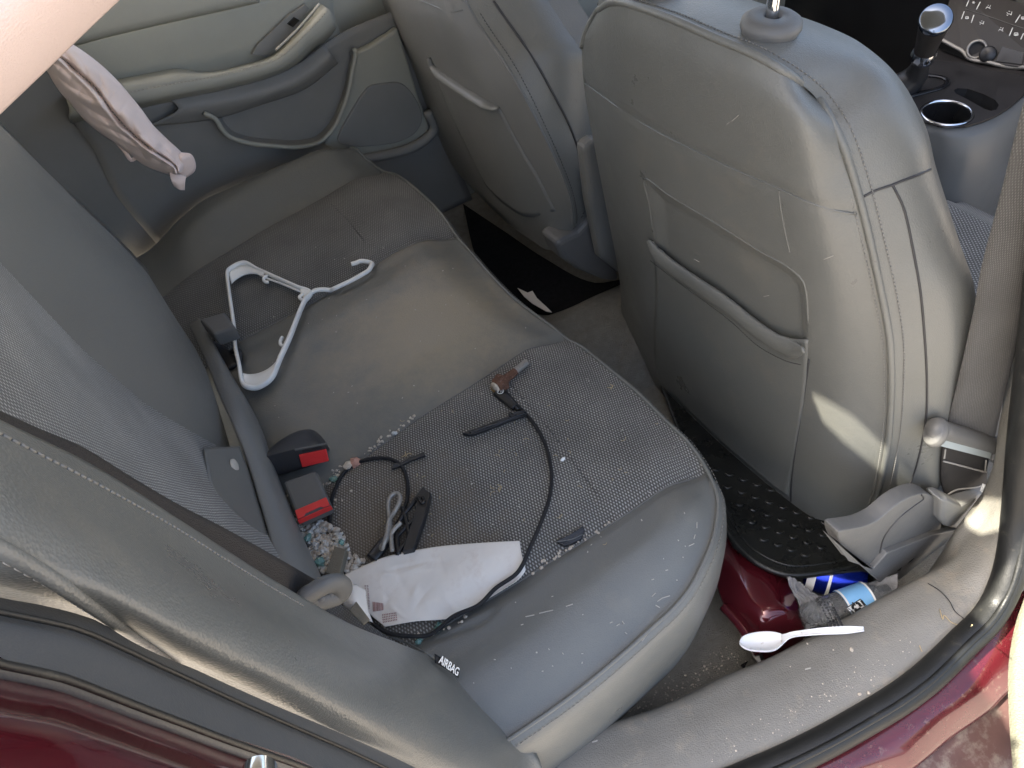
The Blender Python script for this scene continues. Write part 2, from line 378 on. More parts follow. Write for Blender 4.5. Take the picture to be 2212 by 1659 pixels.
# ------------------------------------------------------------------ the setting: ground outside, car floor
GZ = -.62
g = mk('ground', [(-150, -150, GZ), (150, -150, GZ), (150, 150, GZ), (-150, 150, GZ)], [(0, 1, 2, 3)], M['concrete'], loc=(0, 0, GZ)); tag(g, kind='structure')
fz = -.34
def floor_z(x, y):
    return fz + .10 * sm(.17, .04, abs(y - .95)) + .012 * math.sin(9 * x + 3 * y) * .5 + .22 * sm(.52, .34, x) * sm(.2, .5, y) * 0
rows = [[Vector((x / 30 * 1.9 - .1, y / 60 * 1.60 + .19, 0)) for x in range(31)] for y in range(61)]
for r in rows:
    for p in r: p.z = floor_z(p.x, p.y)
v, f = grid(rows); fl = mk('floor', v, f, M['carpet'], loc=(0, .9, fz), solid=.02); tag(fl, kind='structure')

# ------------------------------------------------------------------ rear bench seat
bench = thing('rear_bench_seat', (.2, .9, -.33), 'grey vinyl rear bench seat with woven fabric inserts, strewn with debris', 'car seat')
YN = [(-.1, .300), (.067, .293), (.135, .291), (.228, .296), (.321, .308), (.358, .322), (.405, .345), (.44, .375), (.462, .40), (.475, .43)]
XF = [(.29, .20), (.296, .23), (.308, .325), (.322, .36), (.345, .408), (.375, .44), (.40, .460), (.43, .474), (.48, .484), (.534, .485), (.612, .487), (.706, .482), (.771, .476), (.81, .470), (.87, .459), (.938, .456), (1.055, .464), (1.135, .471), (1.25, .484), (1.366, .482), (1.46, .462), (1.50, .44), (1.56, .40), (1.6, .3)]
B1 = [(-.1, .453), (.0, .451), (.17, .441), (.27, .438), (.36, .437), (.41, .438), (.5, .431)]
B2 = [(-.1, .735), (.04, .742), (.11, .752), (.19, .764), (.285, .768), (.39, .778), (.5, .772)]
B3 = [(-.1, 1.122), (.03, 1.123), (.15, 1.126), (.22, 1.133), (.35, 1.153), (.42, 1.152), (.5, 1.135)]
B4 = [(-.1, 1.372), (.02, 1.378), (.16, 1.404), (.32, 1.426), (.40, 1.438), (.5, 1.465)]
BF = [(-.1, 1.60), (.3, 1.60), (.4, 1.56), (.5, 1.50)]
def zc(x, y):
    d = min(interp(XF, y) - x, (y - interp(YN, x)) * 1.0)
    z = -.024 * (1 - sm(0, .085, d))
    b1, b2, b3, b4 = interp(B1, x), interp(B2, x), interp(B3, x), interp(B4, x)
    e = lambda t, s: math.exp(-(t / s) ** 2)
    z += .016 * sm(b2 + .01, b2 + .10, y) * sm(b3 - .01, b3 - .10, y) * sm(.52, .3, x)
    z += .004 * sm(b1, b1 + .05, y) * sm(b2, b2 - .06, y)
    z += .006 * sm(b3, b3 + .05, y) * sm(b4, b4 - .06, y)
    z += .052 * sm(b4, b4 + .085, y) - .06 * sm(1.50, 1.60, y) * 1.0 - .04 * sm(b4, b4 + .085, y) * sm(.12, -.05, x)
    z += .012 * sm(b1, b1 - .06, y) * sm(interp(YN, x), interp(YN, x) + .05, y)
    for b in (b1, b2, b3, b4): z -= .006 * e(y - b, .008)
    if b1 < y < b2 or b3 < y < b4:
        xs_ = .315 + .006 * math.sin(y * 50)
        z -= .0035 * e(x - xs_, .006)
    z += .0012 * math.sin(31 * x + 17 * y) * math.sin(23 * y - 9 * x)
    z -= .02 * sm(.03, -.08, x)
    return z
def strip(name, A, B, nx, ny, m, parent, u0=0):
    rows = []
    for j in range(ny + 1):
        t = j / ny; r = []
        for i in range(nx + 1):
            s = i / nx; x = -.09 + s * .55
            for _ in range(14):
                y = interp(A, x) * (1 - t) + interp(B, x) * t; x += (-.09 + s * (interp(XF, y) + .09) - x) * .6
            y = interp(A, x) * (1 - t) + interp(B, x) * t
            r.append(Vector((x, y, zc(x, y))))
        rows.append(r)
    v, f = grid(rows); return mk(name, v, f, m, parent)
c1 = strip('near_bolster', YN, B1, 70, 24, M['vinyl'], bench); c1.name = 'cushion_bolster'
c2 = strip('fabric_insert', B1, B2, 70, 40, M['fabric'], bench)
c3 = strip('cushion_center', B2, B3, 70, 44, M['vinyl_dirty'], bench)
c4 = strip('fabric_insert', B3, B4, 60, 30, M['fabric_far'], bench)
c5 = strip('cushion_bolster', B4, BF, 50, 24, M['vinyl'], bench)
CU = bvh(c1, c2, c3, c4, c5)
def C(u, v, lift=0.0): return on(CU, u, v, lift)
# outline and skirt of the cushion
out = [(x, interp(YN, x)) for x in (-.09, -.03, .03, .09, .15, .21, .27, .321, .358, .39, .415, .44, .46)] + [(interp(XF, y), y) for y in (.42, .45, .48, .53, .6, .68, .76, .82, .9, .98, 1.06, 1.14, 1.22, 1.3, 1.38, 1.45, 1.5, 1.56)]
O = cr([Vector((x, y, 0)) for x, y in out], 150)
rows = [[] for _ in range(9)]
for i, p in enumerate(O):
    t = (O[min(i + 1, 149)] - O[max(i - 1, 0)]).normalized(); nn = Vector((t.y, -t.x, 0))
    z0 = zc(p.x, p.y)
    for k, (o_, z_) in enumerate(((-.002, -.001), (.006, -.006), (.013, -.022), (.017, -.06), (.016, -.11), (.010, -.17), (.0, -.23), (-.012, -.28), (-.03, -.335))):
        q = p + nn * o_; rows[k].append(Vector((q.x, q.y, z0 + z_ if k < 5 else z0 * (8 - k) / 4 + z_)))
v, f = grid(rows); sk_ = mk('cushion_skirt', v, f, M['vinyl'], bench)
pp = [Vector((p.x, p.y, zc(p.x, p.y) + .0015)) for p in O[::3]]
tube('piping', pp, .0028, M['vinyl'], bench, seg=8, n=220)
# stitches beside the piping
sp = []
for i, p in enumerate(O[::3]):
    j = i * 3; t = (O[min(j + 1, 149)] - O[max(j - 1, 0)]).normalized(); nn = Vector((t.y, -t.x, 0))
    q = p + nn * .0085; sp.append(Vector((q.x, q.y, zc(p.x, p.y) - .007)))
v, f = stitch_geo(sp, .006, .0006); mk('stitching', v, f, M['threadg'], bench)
for A in (B1, B2, B3, B4):                                   # sewn seams between the panels
    pts = [Vector((x, interp(A, x), zc(x, interp(A, x)) + .0005)) for x in [-.02 + .474 * i / 24 for i in range(25)]]
    tube('seam', pts, .0010, M['vinyl_dark'], bench, seg=6, n=70)
pts = [on(CU, u, v, .0004) for u, v in ((1078, 803), (1110, 838), (1150, 885), (1195, 938), (1240, 1000), (1285, 1060), (1322, 1112))]
v, f = stitch_geo(pts, .0075, .0007, .6); mk('cross_seam', v, f, M['buckledk'], bench)
pts = [on(CU, u, v, .0004) for u, v in ((715, 440), (745, 470), (775, 505), (800, 535))]
v, f = stitch_geo(pts, .0075, .0007, .6); mk('cross_seam', v, f, M['buckledk'], bench)
# backrest
BX = [(-.1, -.055), (.05, -.080), (.14, -.100), (.23, -.124), (.34, -.142), (.44, -.150), (.62, -.165), (.7, -.2)]
fb = lambda p: p.x - interp(BX, p.z)
def BK(u, v): return PG(u, v, fb, .2, 2.5)
rows = []
for j in range(29):
    z = -.06 + .74 * j / 28; r = []
    for i in range(41):
        y = .30 + .56 * i / 40
        r.append(Vector((interp(BX, z) + .010 * math.sin(min(max((y - .3) / .5, 0), 1) * math.pi) - .03 * sm(.62, .7, z), y, z)))
    rows.append(r)
v, f = grid(rows); b1o = mk('backrest_fabric_insert', v, f, M['fabric_back'], bench, solid=.03)
# folding centre section of the backrest
fc = [(-.08, -.055), (.02, -.050), (.12, -.051), (.23, -.050), (.30, -.062), (.37, -.078), (.48, -.100), (.58, -.125), (.66, -.17)]
rows = []
for j in range(33):
    z = .02 + .64 * j / 32; r = []
    for i in range(33):
        y = .80 + .33 * i / 32 + .02 * sm(.2, .02, z); t = i / 32
        xb, xf = interp(BX, z) - .01, interp(fc, z)
        k = sm(0, .34, t) * sm(1.0, .93, t) if True else 1
        k = (max(0, math.sin(math.pi * min(t / .72, 1) / 2)) ** .8) * (1 - .35 * sm(.8, 1.0, t))
        kz = sm(0.0, .06, z)
        r.append(Vector((xb + (xf - xb) * k * (.55 + .45 * kz), y, z)))
    rows.append(r)
v, f = grid(rows); b2o = mk('center_armrest', v, f, M['vinyl_dark'], bench, solid=.04)
# lower vinyl flap and rolled lip along the foot of the backrest
BKo = lambda u, v: PG(u, v, lambda p: p.x - interp(BX, p.z) - .006, .2, 2.5)
lipl = [(408, 700), (440, 770), (476, 861), (505, 925), (521, 962), (540, 1015), (556, 1069), (573, 1125), (590, 1187), (612, 1245), (640, 1310)]
lipr = [(430, 705), (470, 775), (503, 826), (540, 885), (569, 948), (590, 1017), (612, 1070), (635, 1125), (662, 1185), (691, 1246), (720, 1310)]
L3 = [P(u, v, z=.075 if i > 2 else (.01, .03, .055)[i]) for i, (u, v) in enumerate(lipl)]; R3 = [P(u, v, z=.004) for u, v in lipr]
rows = [[a.lerp(b, t) + Vector((.75, -.2, .6)).normalized() * .020 * math.sin(math.pi * t) ** .8 for a, b in zip(L3, R3)] for t in (0, .12, .3, .5, .7, .88, 1)]
surf('backrest_lip', rows, 60, 24, M['vinyl_dark'], bench, solid=.006)
flap = []
for (u0, v0), p1 in zip(((441, 967), (450, 1025), (462, 1078), (482, 1135), (505, 1200), (530, 1270), (560, 1330)), L3[4:]):
    a = BKo(u0, v0); b = p1 + Vector((-.002, 0, 0)); flap.append([a, a.lerp(b, .35), a.lerp(b, .7), b])
fp = surf('lower_flap', flap, 14, 40, M['vinyl_dark'], bench, solid=.003)
FL = bvh(fp)
q = on(FL, 506, 1006, .001)
lathe('snap_button', q, Vector((1, -.3, .2)), [(.0001, .003), (.006, .0025), (.009, .001), (.0095, -.001)], M['fleck'], bench, seg=20)
# far part of the backrest and its side
rows = []
for j in range(17):
    z = -.05 + .66 * j / 16
    rows.append([Vector((interp(BX, z) - .02 - .025 * sm(1.13, 1.30, y) + .05 * sm(1.36, 1.44, y) * sm(1.58, 1.46, y), y, z)) for y in [1.10 + .5 * i / 24 for i in range(25)]])
v, f = grid(rows); mk('backrest_far_section', v, f, M['vinyl_dark'], bench, solid=.03)
# side bolster with the airbag tag
bol = [
 [P(-120, 845, y=.30), P(-120, 960, y=.26), P(-120, 1080, y=.225), P(-120, 1180, y=.21), P(-120, 1290, y=.235)],
 [P(0, 906, y=.302), P(0, 1000, y=.262), P(0, 1110, y=.225), P(0, 1210, y=.213), P(0, 1300, y=.24)],
 [P(200, 1004, y=.314), P(205, 1095, y=.272), P(210, 1190, y=.232), P(210, 1275, y=.213), P(208, 1345, y=.235)],
 [P(400, 1130, y=.328), P(410, 1210, y=.283), P(415, 1285, y=.24), P(415, 1370, y=.215), P(412, 1450, y=.23)],
 [P(600, 1258, y=.345), P(605, 1315, y=.305), P(605, 1370, y=.252), P(600, 1450, y=.222), P(592, 1530, y=.225)],
 [P(760, 1349, y=.368), P(765, 1400, y=.322), P(765, 1455, y=.262), P(760, 1530, y=.225), P(750, 1605, y=.222)],
 [P(870, 1393, y=.390), P(880, 1440, y=.335), P(885, 1510, y=.275), P(880, 1590, y=.232), P(870, 1665, y=.225)],
 [P(945, 1426, y=.398), P(965, 1480, y=.35), P(975, 1555, y=.29), P(975, 1640, y=.24), P(960, 1720, y=.23)],
 [P(1030, 1490, y=.370), P(1055, 1540, y=.33), P(1070, 1600, y=.285), P(1075, 1680, y=.245), P(1060, 1760, y=.235)],
 [P(1120, 1562, y=.318), P(1142, 1595, y=.300), P(1165, 1640, y=.27), P(1180, 1700, y=.25), P(1170, 1790, y=.24)],
]
bo = surf('side_bolster', bol, 44, 80, M['vinyl'], bench, solid=.012)
BO = bvh(bo)
edge = [(-100, 1140), (0, 1190), (70, 1228), (140, 1270), (208, 1315), (278, 1365), (347, 1412), (385, 1440)]
tube('piping', [on(BO, u, v - 4, .0005) for u, v in edge], lambda t: .0032 * (1 - .6 * t ** 4), M['vinyl'], bench, seg=8, n=60)
v, f = stitch_geo([on(BO, u - 4, v + 16, .0003) for u, v in edge[:-1]], .0055, .0006); mk('stitching', v, f, M['thread'], bench)
v, f = stitch_geo([on(BO, u, v, .0003) for u, v in ((-60, 905), (0, 938), (90, 985), (174, 1028), (280, 1085), (380, 1142), (480, 1205), (590, 1272), (660, 1312))], .0045, .0008, .8); mk('stitching', v, f, M['threadg'], bench)
tube('piping', [on(BO, u, v, .0005) for u, v in ((840, 1372), (880, 1390), (925, 1416), (960, 1438), (995, 1468))], .0016, M['vinyl'], bench, seg=6, n=30)
# tag reading AIRBAG
tq = [P(939, 1412, y=.386), P(991, 1450, y=.372), P(990, 1464, y=.366), P(940, 1432, y=.379)]
ex = (tq[1] - tq[0]).normalized(); ey = (tq[0] - tq[3]); ey = (ey - ex * ey.dot(ex)).normalized(); ez = ex.cross(ey)
tv = [tq[0].lerp(tq[1], i / 8) + ez * (.002 * math.sin(i / 8 * math.pi)) for i in range(9)]; bv = [tq[3].lerp(tq[2], i / 8) + ez * (.002 * math.sin(i / 8 * math.pi)) for i in range(9)]
v, f = grid([bv, tv]); tg = mk('airbag_tag', v, f, M['tagblk'], bench, solid=.0012, soff=0)
cen = (tq[0] + tq[1] + tq[2] + tq[3]) / 4 + ez * .0032 + ey * .0006
v, f = text_geo('AIRBAG', .0125, cen, ex * (tq[1] - tq[0]).length / .055, ey, ez); mk('lettering', v, f, M['white'], tg)
# ------------------------------------------------------------------ front seats
def cr_idx(p, m):                                           # spline through matched points, m samples per span
    o = []
    for k in range(len(p) - 1):
        a, b, c, d = p[max(k - 1, 0)], p[k], p[k + 1], p[min(k + 2, len(p) - 1)]
        h = (c - b).length; m1 = (c - a) * (h / (h + max((b - a).length, 1e-6))); m2 = (d - b) * (h / (h + max((d - c).length, 1e-6)))
        for i in range(m):
            t = i / m; t2, t3 = t * t, t ** 3; o.append(b * (2 * t3 - 3 * t2 + 1) + m1 * (t3 - 2 * t2 + t) + c * (-2 * t3 + 3 * t2) + m2 * (t3 - t2))
    return o + [p[-1]]
def seat_side(rear, W, S, bulge, name, m, parent, n=80, k=8, matched=False):
    a, b = (cr_idx(W, 6), cr_idx(S, 6)) if matched else (cr(W, n), cr(S, n)); rows = []
    for p, q in zip(a, b):
        nn = Vector((.25, -.75, .35)).normalized()
        rows.append([p.lerp(q, t / k) + nn * bulge * math.sin(math.pi * t / k) for t in range(k + 1)])
    v, f = grid(rows); return mk(name, v, f, m, parent)
xr = lambda z: .665 - .14 * (z + .2)
def SR(u, v, dx=0.0): return PG(u, v, lambda p: p.x - xr(p.z) - dx, .2, 3)
# passenger seat
ps = thing('front_seat', (.78, .6, -.33), 'grey vinyl front seat with a sunlit patch on its back, beside the open door', 'car seat')
rp = [
 [(1290, 24), (1335, 4), (1444, 38), (1548, 83), (1638, 121), (1700, 158), (1752, 198)],
 [(1260, 85), (1340, 85), (1444, 125), (1560, 172), (1660, 215), (1735, 250), (1800, 262)],
 [(1259, 160), (1330, 195), (1440, 255), (1560, 318), (1670, 368), (1760, 398), (1840, 372)],
 [(1264, 205), (1335, 255), (1440, 315), (1560, 375), (1675, 425), (1770, 455), (1858, 430)],
 [(1285, 322), (1345, 362), (1440, 425), (1550, 490), (1680, 560), (1790, 600), (1899, 610)],
 [(1312, 462), (1370, 502), (1450, 560), (1560, 635), (1690, 710), (1800, 750), (1923, 750)],
 [(1338, 602), (1390, 645), (1470, 715), (1580, 790), (1700, 865), (1810, 910), (1921, 925)],
 [(1346, 702), (1400, 762), (1490, 852), (1590, 938), (1700, 1010), (1800, 1050), (1903, 1035)],
 [(1372, 792), (1420, 850), (1500, 928), (1590, 1015), (1690, 1090), (1780, 1125), (1876, 1125)]]
lift = [.045, .004, -.008, -.012, -.012, -.004, .028]
rows = [[SR(u, v, l + (.012 if j == 0 else 0) + (.01 if j == len(rp) - 1 else 0)) for (u, v), l in zip(r, lift)] for j, r in enumerate(rp)]
po = surf('backrest_panel', rows, 120, 130, M['vinyl'], ps)
def proj(p):
    q = ROT.transposed() @ (p - CAM); return CX - q.x / q.z * F, CY + q.y / q.z * F
INS = [(1392, 384), (1444, 420), (1548, 483), (1704, 577), (1738, 610), (1748, 720), (1737, 854), (1719, 965), (1709, 1075), (1600, 990), (1490, 885), (1420, 825), (1416, 700), (1412, 500)]
def seg_d(u, v, a, b):
    dx, dy = b[0] - a[0], b[1] - a[1]; t = min(max(((u - a[0]) * dx + (v - a[1]) * dy) / (dx * dx + dy * dy), 0), 1)
    return math.hypot(u - a[0] - t * dx, v - a[1] - t * dy)
def inside(u, v, pg_):
    c = False
    for i in range(len(pg_)):
        (a, b), (x, y) = pg_[i - 1], pg_[i]
        if (b > v) != (y > v) and u < (x - a) * (v - b) / (y - b) + a: c = not c
    return c
for vt in po.data.vertices:                                  # the insert sits a little deeper than its surround
    u, v = proj(vt.co + ps.location)
    if inside(u, v, INS): vt.co.x += .007 * sm(0, 26, min(seg_d(u, v, INS[i - 1], INS[i]) for i in range(len(INS))))
    elif 1262 < u < 1860:
        yy = interp([(1264, 180), (1321, 222), (1407, 278), (1481, 316), (1583, 365), (1687, 410), (1756, 441), (1819, 458), (1850, 462)], u)
        vt.co.x += .0022 * math.exp(-((v - yy) / 9) ** 2)
po.data.update()
PO = bvh(po)
Wl = [(1264, 80), (1290, 22), (1335, 2), (1444, 38), (1548, 83), (1638, 121), (1722, 174), (1777, 222), (1819, 295), (1843, 382), (1857, 430), (1888, 560), (1906, 635), (1923, 740), (1927, 826), (1920, 930), (1906, 1028), (1888, 1087), (1876, 1125)]
Sl = [(1290, 10), (1310, -30), (1400, -55), (1500, -40), (1600, -8), (1694, 24), (1784, 56), (1861, 94), (1940, 165), (1999, 271), (2022, 361), (2072, 520), (2107, 632), (2100, 740), (2078, 830), (2060, 910), (2045, 975), (2028, 1055), (1965, 1090)]
W3 = [on(PO, u, v, .001) if PO.ray_cast(CAM, ray(u, v))[0] else SR(u, v, .03) for u, v in Wl]
# keep the welt where the rear panel ends
pv = [vt.co + ps.location for vt in po.data.vertices]          # the border of the rear panel carries the welt
W3b = [pv[j * 120] for j in range(14, 0, -1)] + [pv[i] for i in range(120)] + [pv[j * 120 + 119] for j in range(1, 130)]
W3 = [pv[10 * 120], pv[5 * 120]] + [pv[i] for i in range(0, 120, 7)] + [pv[j * 120 + 119] for j in range(4, 130, 7)]
S3 = [SR(u, v, .13) for u, v in Sl]
bp2 = [(proj(p), p) for p in W3b]
Wm = [min(bp2, key=lambda q: (q[0][0] - u) ** 2 + (q[0][1] - v) ** 2)[1] for u, v in Wl]
pside = seat_side(None, Wm, S3, .020, 'backrest_side', M['vinyl'], ps, matched=True)
F3 = [p + Vector((.03, .05 if i > 6 else .0, -.03)) for i, p in enumerate(S3)]
seat_side(None, S3, F3, .0, 'backrest_front_edge', M['vinyl'], ps, k=2)
v = cr(F3, 60); cfr = sum(v, Vector()) / 60
mk('backrest_front', v + [cfr], [(i, i + 1, 60) for i in range(59)] + [(59, 0, 60)], M['fabric_front'], ps)
lf = [r[0] for r in rows]; seat_side(None, lf, [p + Vector((.13, -.02, -.01)) for p in lf], .0, 'backrest_side', M['vinyl'], ps, k=4)
tube('welt', W3, .0044, M['vinyl'], ps, seg=8, n=140)
PSI = bvh(pside)
off = [Vector((.010, -.003, .004))] * len(W3)
wl2 = cr(cr_idx(Wm, 6), 120); sl2 = cr_idx(S3, 6); wl2 = cr_idx(Wm, 6); kk = [round(i * (len(wl2) - 1) / 119) for i in range(120)]; wl2 = [wl2[i] for i in kk]; sl2 = [sl2[i] for i in kk]
v, f = stitch_geo([p.lerp(q, .10) + Vector((.1, -.75, .4)).normalized() * .0065 for p, q in zip(wl2, sl2)][4:116], .0052, .0008, .6); mk('stitching', v, f, M['threadg'], ps)
v, f = stitch_geo([p + Vector((-.006, .004, -.003)) for p in wl2][55:116], .0052, .0006, .6); mk('stitching', v, f, M['threadg'], ps)
def seam(tree, pts, r, m, parent, name='seam', n=50, lift=.0002):
    return tube(name, [on(tree, u, v, lift) for u, v in pts], r, m, parent, seg=6, n=n)
seam(PO, [(1264, 180), (1321, 222), (1407, 278), (1481, 316), (1583, 365), (1687, 410), (1756, 441), (1819, 458), (1850, 462)], .0014, M['vinyl'], ps)
seam(PO, [(1683, 412), (1687, 451), (1696, 500), (1706, 545)], .0010, M['vinyl'], ps)
# side seams
seam(PSI, [(1866, 424), (1890, 412), (1925, 400), (1955, 388), (1985, 377), (2010, 366)], .0014, M['buckledk'], ps)
seam(PSI, [(1928, 400), (1952, 450), (1972, 540), (1988, 630), (1998, 740), (2002, 830), (2000, 900), (1985, 985), (1966, 1045), (1948, 1074)], .0014, M['buckledk'], ps)
# map pocket: recessed insert, hanging pocket and rolled elastic edge
ins = [[(1392, 388), (1444, 422), (1548, 485), (1640, 545), (1704, 578), (1734, 606)], [(1404, 452), (1460, 490), (1560, 552), (1650, 612), (1715, 648), (1741, 665)], [(1414, 520), (1470, 570), (1570, 640), (1660, 702), (1715, 722), (1748, 728)]]
for r in ins: pass
po_rows = [
 [(1412, 520), (1450, 556), (1560, 632), (1650, 698), (1708, 722), (1747, 733)],
 [(1418, 620), (1470, 665), (1570, 735), (1660, 800), (1710, 822), (1742, 826)],
 [(1414, 730), (1480, 800), (1570, 880), (1650, 945), (1700, 968), (1722, 955)],
 [(1420, 812), (1490, 878), (1570, 952), (1640, 1012), (1685, 1046), (1706, 1056)],
 [(1424, 826), (1494, 892), (1572, 966), (1640, 1024), (1685, 1060), (1706, 1072)]]
rows = [[on(PO, u, v, .010 if 0 < i < 5 and j < 3 else .002) for i, (u, v) in enumerate(r)] for j, r in enumerate(po_rows)]
pk = surf('map_pocket', rows, 40, 50, M['vinyl'], ps, solid=.003)
bandc = [(1411, 512), (1428, 540), (1465, 572), (1523, 612), (1583, 652), (1640, 698), (1690, 731), (1720, 742), (1748, 746)]
tube('pocket_edge', [on(PO, u, v, .010) for u, v in bandc], lambda t: .0110 * (.25 + .75 * min(1, t * 12, (1 - t) * 9)), M['vinyl'], pk, seg=14, n=80, prof=(1.5, .6), fix=(-.1, 0, 1))
PK = bvh(pk)
v, f = stitch_geo([on(PO, u, v, .0135) for u, v in ((1418, 552), (1480, 600), (1548, 648), (1600, 688), (1652, 735), (1708, 765), (1746, 775))], .004, .0006, .7); mk('stitching', v, f, M['buckledk'], pk)
seam(PO, [(1410, 500), (1402, 440), (1391, 386), (1444, 421), (1548, 484), (1650, 548), (1704, 578), (1736, 610), (1746, 700)], .0016, M['vinyl'], ps, lift=-.0004)
seam(PO, [(1748, 776), (1737, 854), (1719, 965), (1709, 1060), (1708, 1084)], .0014, M['buckledk'], ps)
sfk = []
for pth in (((1580, 262), (1590, 254), (1596, 248)), ((1570, 268), (1576, 264)), ((1432, 805), (1440, 812)), ((1500, 560), (1512, 566)), ((1560, 890), (1580, 884)), ((1700, 880), (1716, 888)), ((1650, 640), (1662, 638)), ((1780, 560), (1800, 552))):
    sfk.append(tube_geo([on(PO, u, v, .0004) for u, v in pth], .0004, 4, 6))
v, f = join_geo(sfk); tag(mk('scuff_marks', v, f, M['fleck'], ps), kind='stuff')
# headrest posts with bushings
tp = [on(PSI, 1663, 66, .002), on(PSI, 1420, -20, .002)]
for q in tp:
    lathe('headrest_bushing', q, Vector((.05, -.05, 1)), [(.028, -.004), (.031, .003), (.030, .009), (.024, .013), (.010, .014), (.0075, .010)], M['plastic'], ps, seg=32, side=(0, 1, 0))
    tube('headrest_post', [q + Vector((0, 0, .0)), q + Vector((0, 0, .03)), q + Vector((.004, 0, .06)), q + Vector((.014, 0, .10)), q + Vector((.02, 0, .15))], .0065, M['chrome'], ps, seg=16, n=30)
# recliner cover, seat rail
rc = [(1812, 1150), (1840, 1143), (1868, 1137), (1900, 1122), (1932, 1095), (1962, 1076), (1996, 1066), (2020, 1078), (2031, 1106), (2031, 1145), (2012, 1154), (1960, 1172), (1916, 1194), (1896, 1216), (1888, 1225), (1860, 1219), (1836, 1208), (1818, 1182)]
r3 = cr([P(u, v, y=.236) for u, v in rc], 90, True)
rcv = prism('recliner_cover', r3, (.0, .022, 0), M['plastic'], ps, bevel=.010, smooth=True)
rail = [(1818, 1186), (1836, 1210), (1888, 1228), (1900, 1214), (1918, 1194), (2016, 1156), (2090, 1140), (2120, 1120), (2150, 1150), (2090, 1215), (2030, 1260), (1950, 1300), (1926, 1281)]
r3 = [P(u, v, y=.228) for u, v in rail]
prism('seat_rail_cover', r3, (.0, .012, 0), M['plastic'], ps, bevel=.006)
RCV = bvh(rcv)
seam(RCV, [(1990, 1068), (1994, 1078), (1975, 1092), (1940, 1120), (1912, 1155), (1902, 1185), (1898, 1212)], .0012, M['buckledk'], ps)
# front cushion glimpsed beyond the belt
cz = -.12
rows = [[Vector((x, y, cz - .05 * sm(1.32, 1.42, x) + .02 * sm(.42, .36, y) - .1 * sm(.68, .74, y))) for y in [.34 + .41 * i / 24 for i in range(25)]] for x in [.80 + .62 * j / 20 for j in range(21)]]
v, f = grid(rows); mk('seat_cushion', v, f, M['fabric_front'], ps, solid=.02)
a = [r[0] for r in rows]
surf('cushion_side', [a, [p + Vector((0, -.03, -.01)) for p in a], [p + Vector((0, -.045, -.05)) for p in a], [p + Vector((0, -.04, -.18)) for p in a]], 20, 16, M['seal_grey'], ps)
# driver seat
ds = thing('front_seat', (.78, 1.32, -.33), 'grey front seat next to the far door, its map pocket slit bare', 'car seat')
dr = [
 [(812, -30), (850, -12), (915, -5), (960, -14), (1000, -35)],
 [(826, 6), (870, 30), (925, 40), (975, 50), (1012, 20)],
 [(850, 72), (895, 100), (950, 120), (1010, 130), (1062, 100)],
 [(882, 140), (935, 180), (990, 205), (1055, 215), (1113, 178)],
 [(906, 212), (960, 262), (1020, 300), (1090, 310), (1158, 262)],
 [(939, 290), (990, 330), (1060, 385), (1130, 400), (1199, 348)],
 [(975, 355), (1025, 405), (1090, 455), (1160, 465), (1228, 420)],
 [(1040, 428), (1080, 462), (1130, 500), (1180, 515), (1236, 470)],
 [(1060, 448), (1100, 485), (1150, 520), (1190, 540), (1234, 505)]]
dl = [.035, .0, -.010, -.006, .026]
rows = [[SR(u, v, l + (.012 if j == 0 else 0)) for (u, v), l in zip(r, dl)] for j, r in enumerate(dr)]
do = surf('backrest_panel', rows, 44, 70, M['vinyl_dark'], ds); DO = bvh(do)
Wd = [(998, -8), (1014, 22), (1043, 69), (1080, 122), (1112, 174), (1157, 260), (1199, 347), (1227, 417), (1237, 469), (1232, 505)]
Sd = [(1150, -40), (1182, 0), (1225, 66), (1255, 110), (1272, 175), (1288, 260), (1296, 340), (1300, 410), (1300, 460), (1290, 500)]
Wd3 = [SR(u, v, .028) for u, v in Wd]; Sd3 = [SR(u, v, .15) for u, v in Sd]
dsd = seat_side(None, Wd3, Sd3, .02, 'backrest_side', M['vinyl'], ds); DSI = bvh(dsd)
tube('welt', Wd3, .0035, M['vinyl_dark'], ds, seg=8, n=80)
seam(DSI, [(1066, 2), (1098, 48), (1132, 96), (1165, 148), (1199, 210), (1226, 262), (1244, 308), (1262, 370), (1272, 430)], .0022, M['buckledk'], ds)
wl2, sl2 = cr(Wd3, 60), cr(Sd3, 60)
v, f = stitch_geo([p.lerp(q, .08) + Vector((.1, -.75, .4)).normalized() * .006 for p, q in zip(wl2, sl2)][4:56], .006, .0008, .6); mk('stitching', v, f, M['buckledk'], ds)
prism('backrest_core', Sd3 + [SR(u, v, .10) for u, v in ((1080, 455), (950, 290), (890, 140), (840, 10))], (.05, .0, 0), M['vinyl_dark'], ds)
seam(DO, [(905, 0), (940, 14), (975, 27), (1000, 22)], .0012, M['vinyl'], ds)
pe = tube('pocket_edge', [on(DO, u, v, .004) for u, v in ((930, 124), (938, 142), (956, 160), (985, 180), (1018, 202), (1050, 221), (1070, 231), (1080, 231))], lambda t: .011 * (.3 + .7 * min(1, t * 5, (1 - t) * 8)), M['vinyl'], ds, seg=12, n=50, prof=(1.2, .7))
dpk = [[(940, 150), (990, 190), (1050, 228), (1082, 236)], [(965, 225), (1010, 265), (1070, 300), (1115, 300)], [(1010, 320), (1050, 360), (1110, 395), (1165, 385)], [(1050, 400), (1085, 432), (1140, 465), (1200, 455)]]
surf('map_pocket', [[on(DO, u, v, .005 if 0 < i < 3 else .0015) for i, (u, v) in enumerate(r)] for r in dpk], 24, 24, M['vinyl_dark'], ds, solid=.002)
rc = [(1200, 526), (1222, 512), (1250, 500), (1268, 480), (1282, 464), (1300, 470), (1330, 560), (1340, 612), (1300, 606), (1250, 585), (1215, 560)]
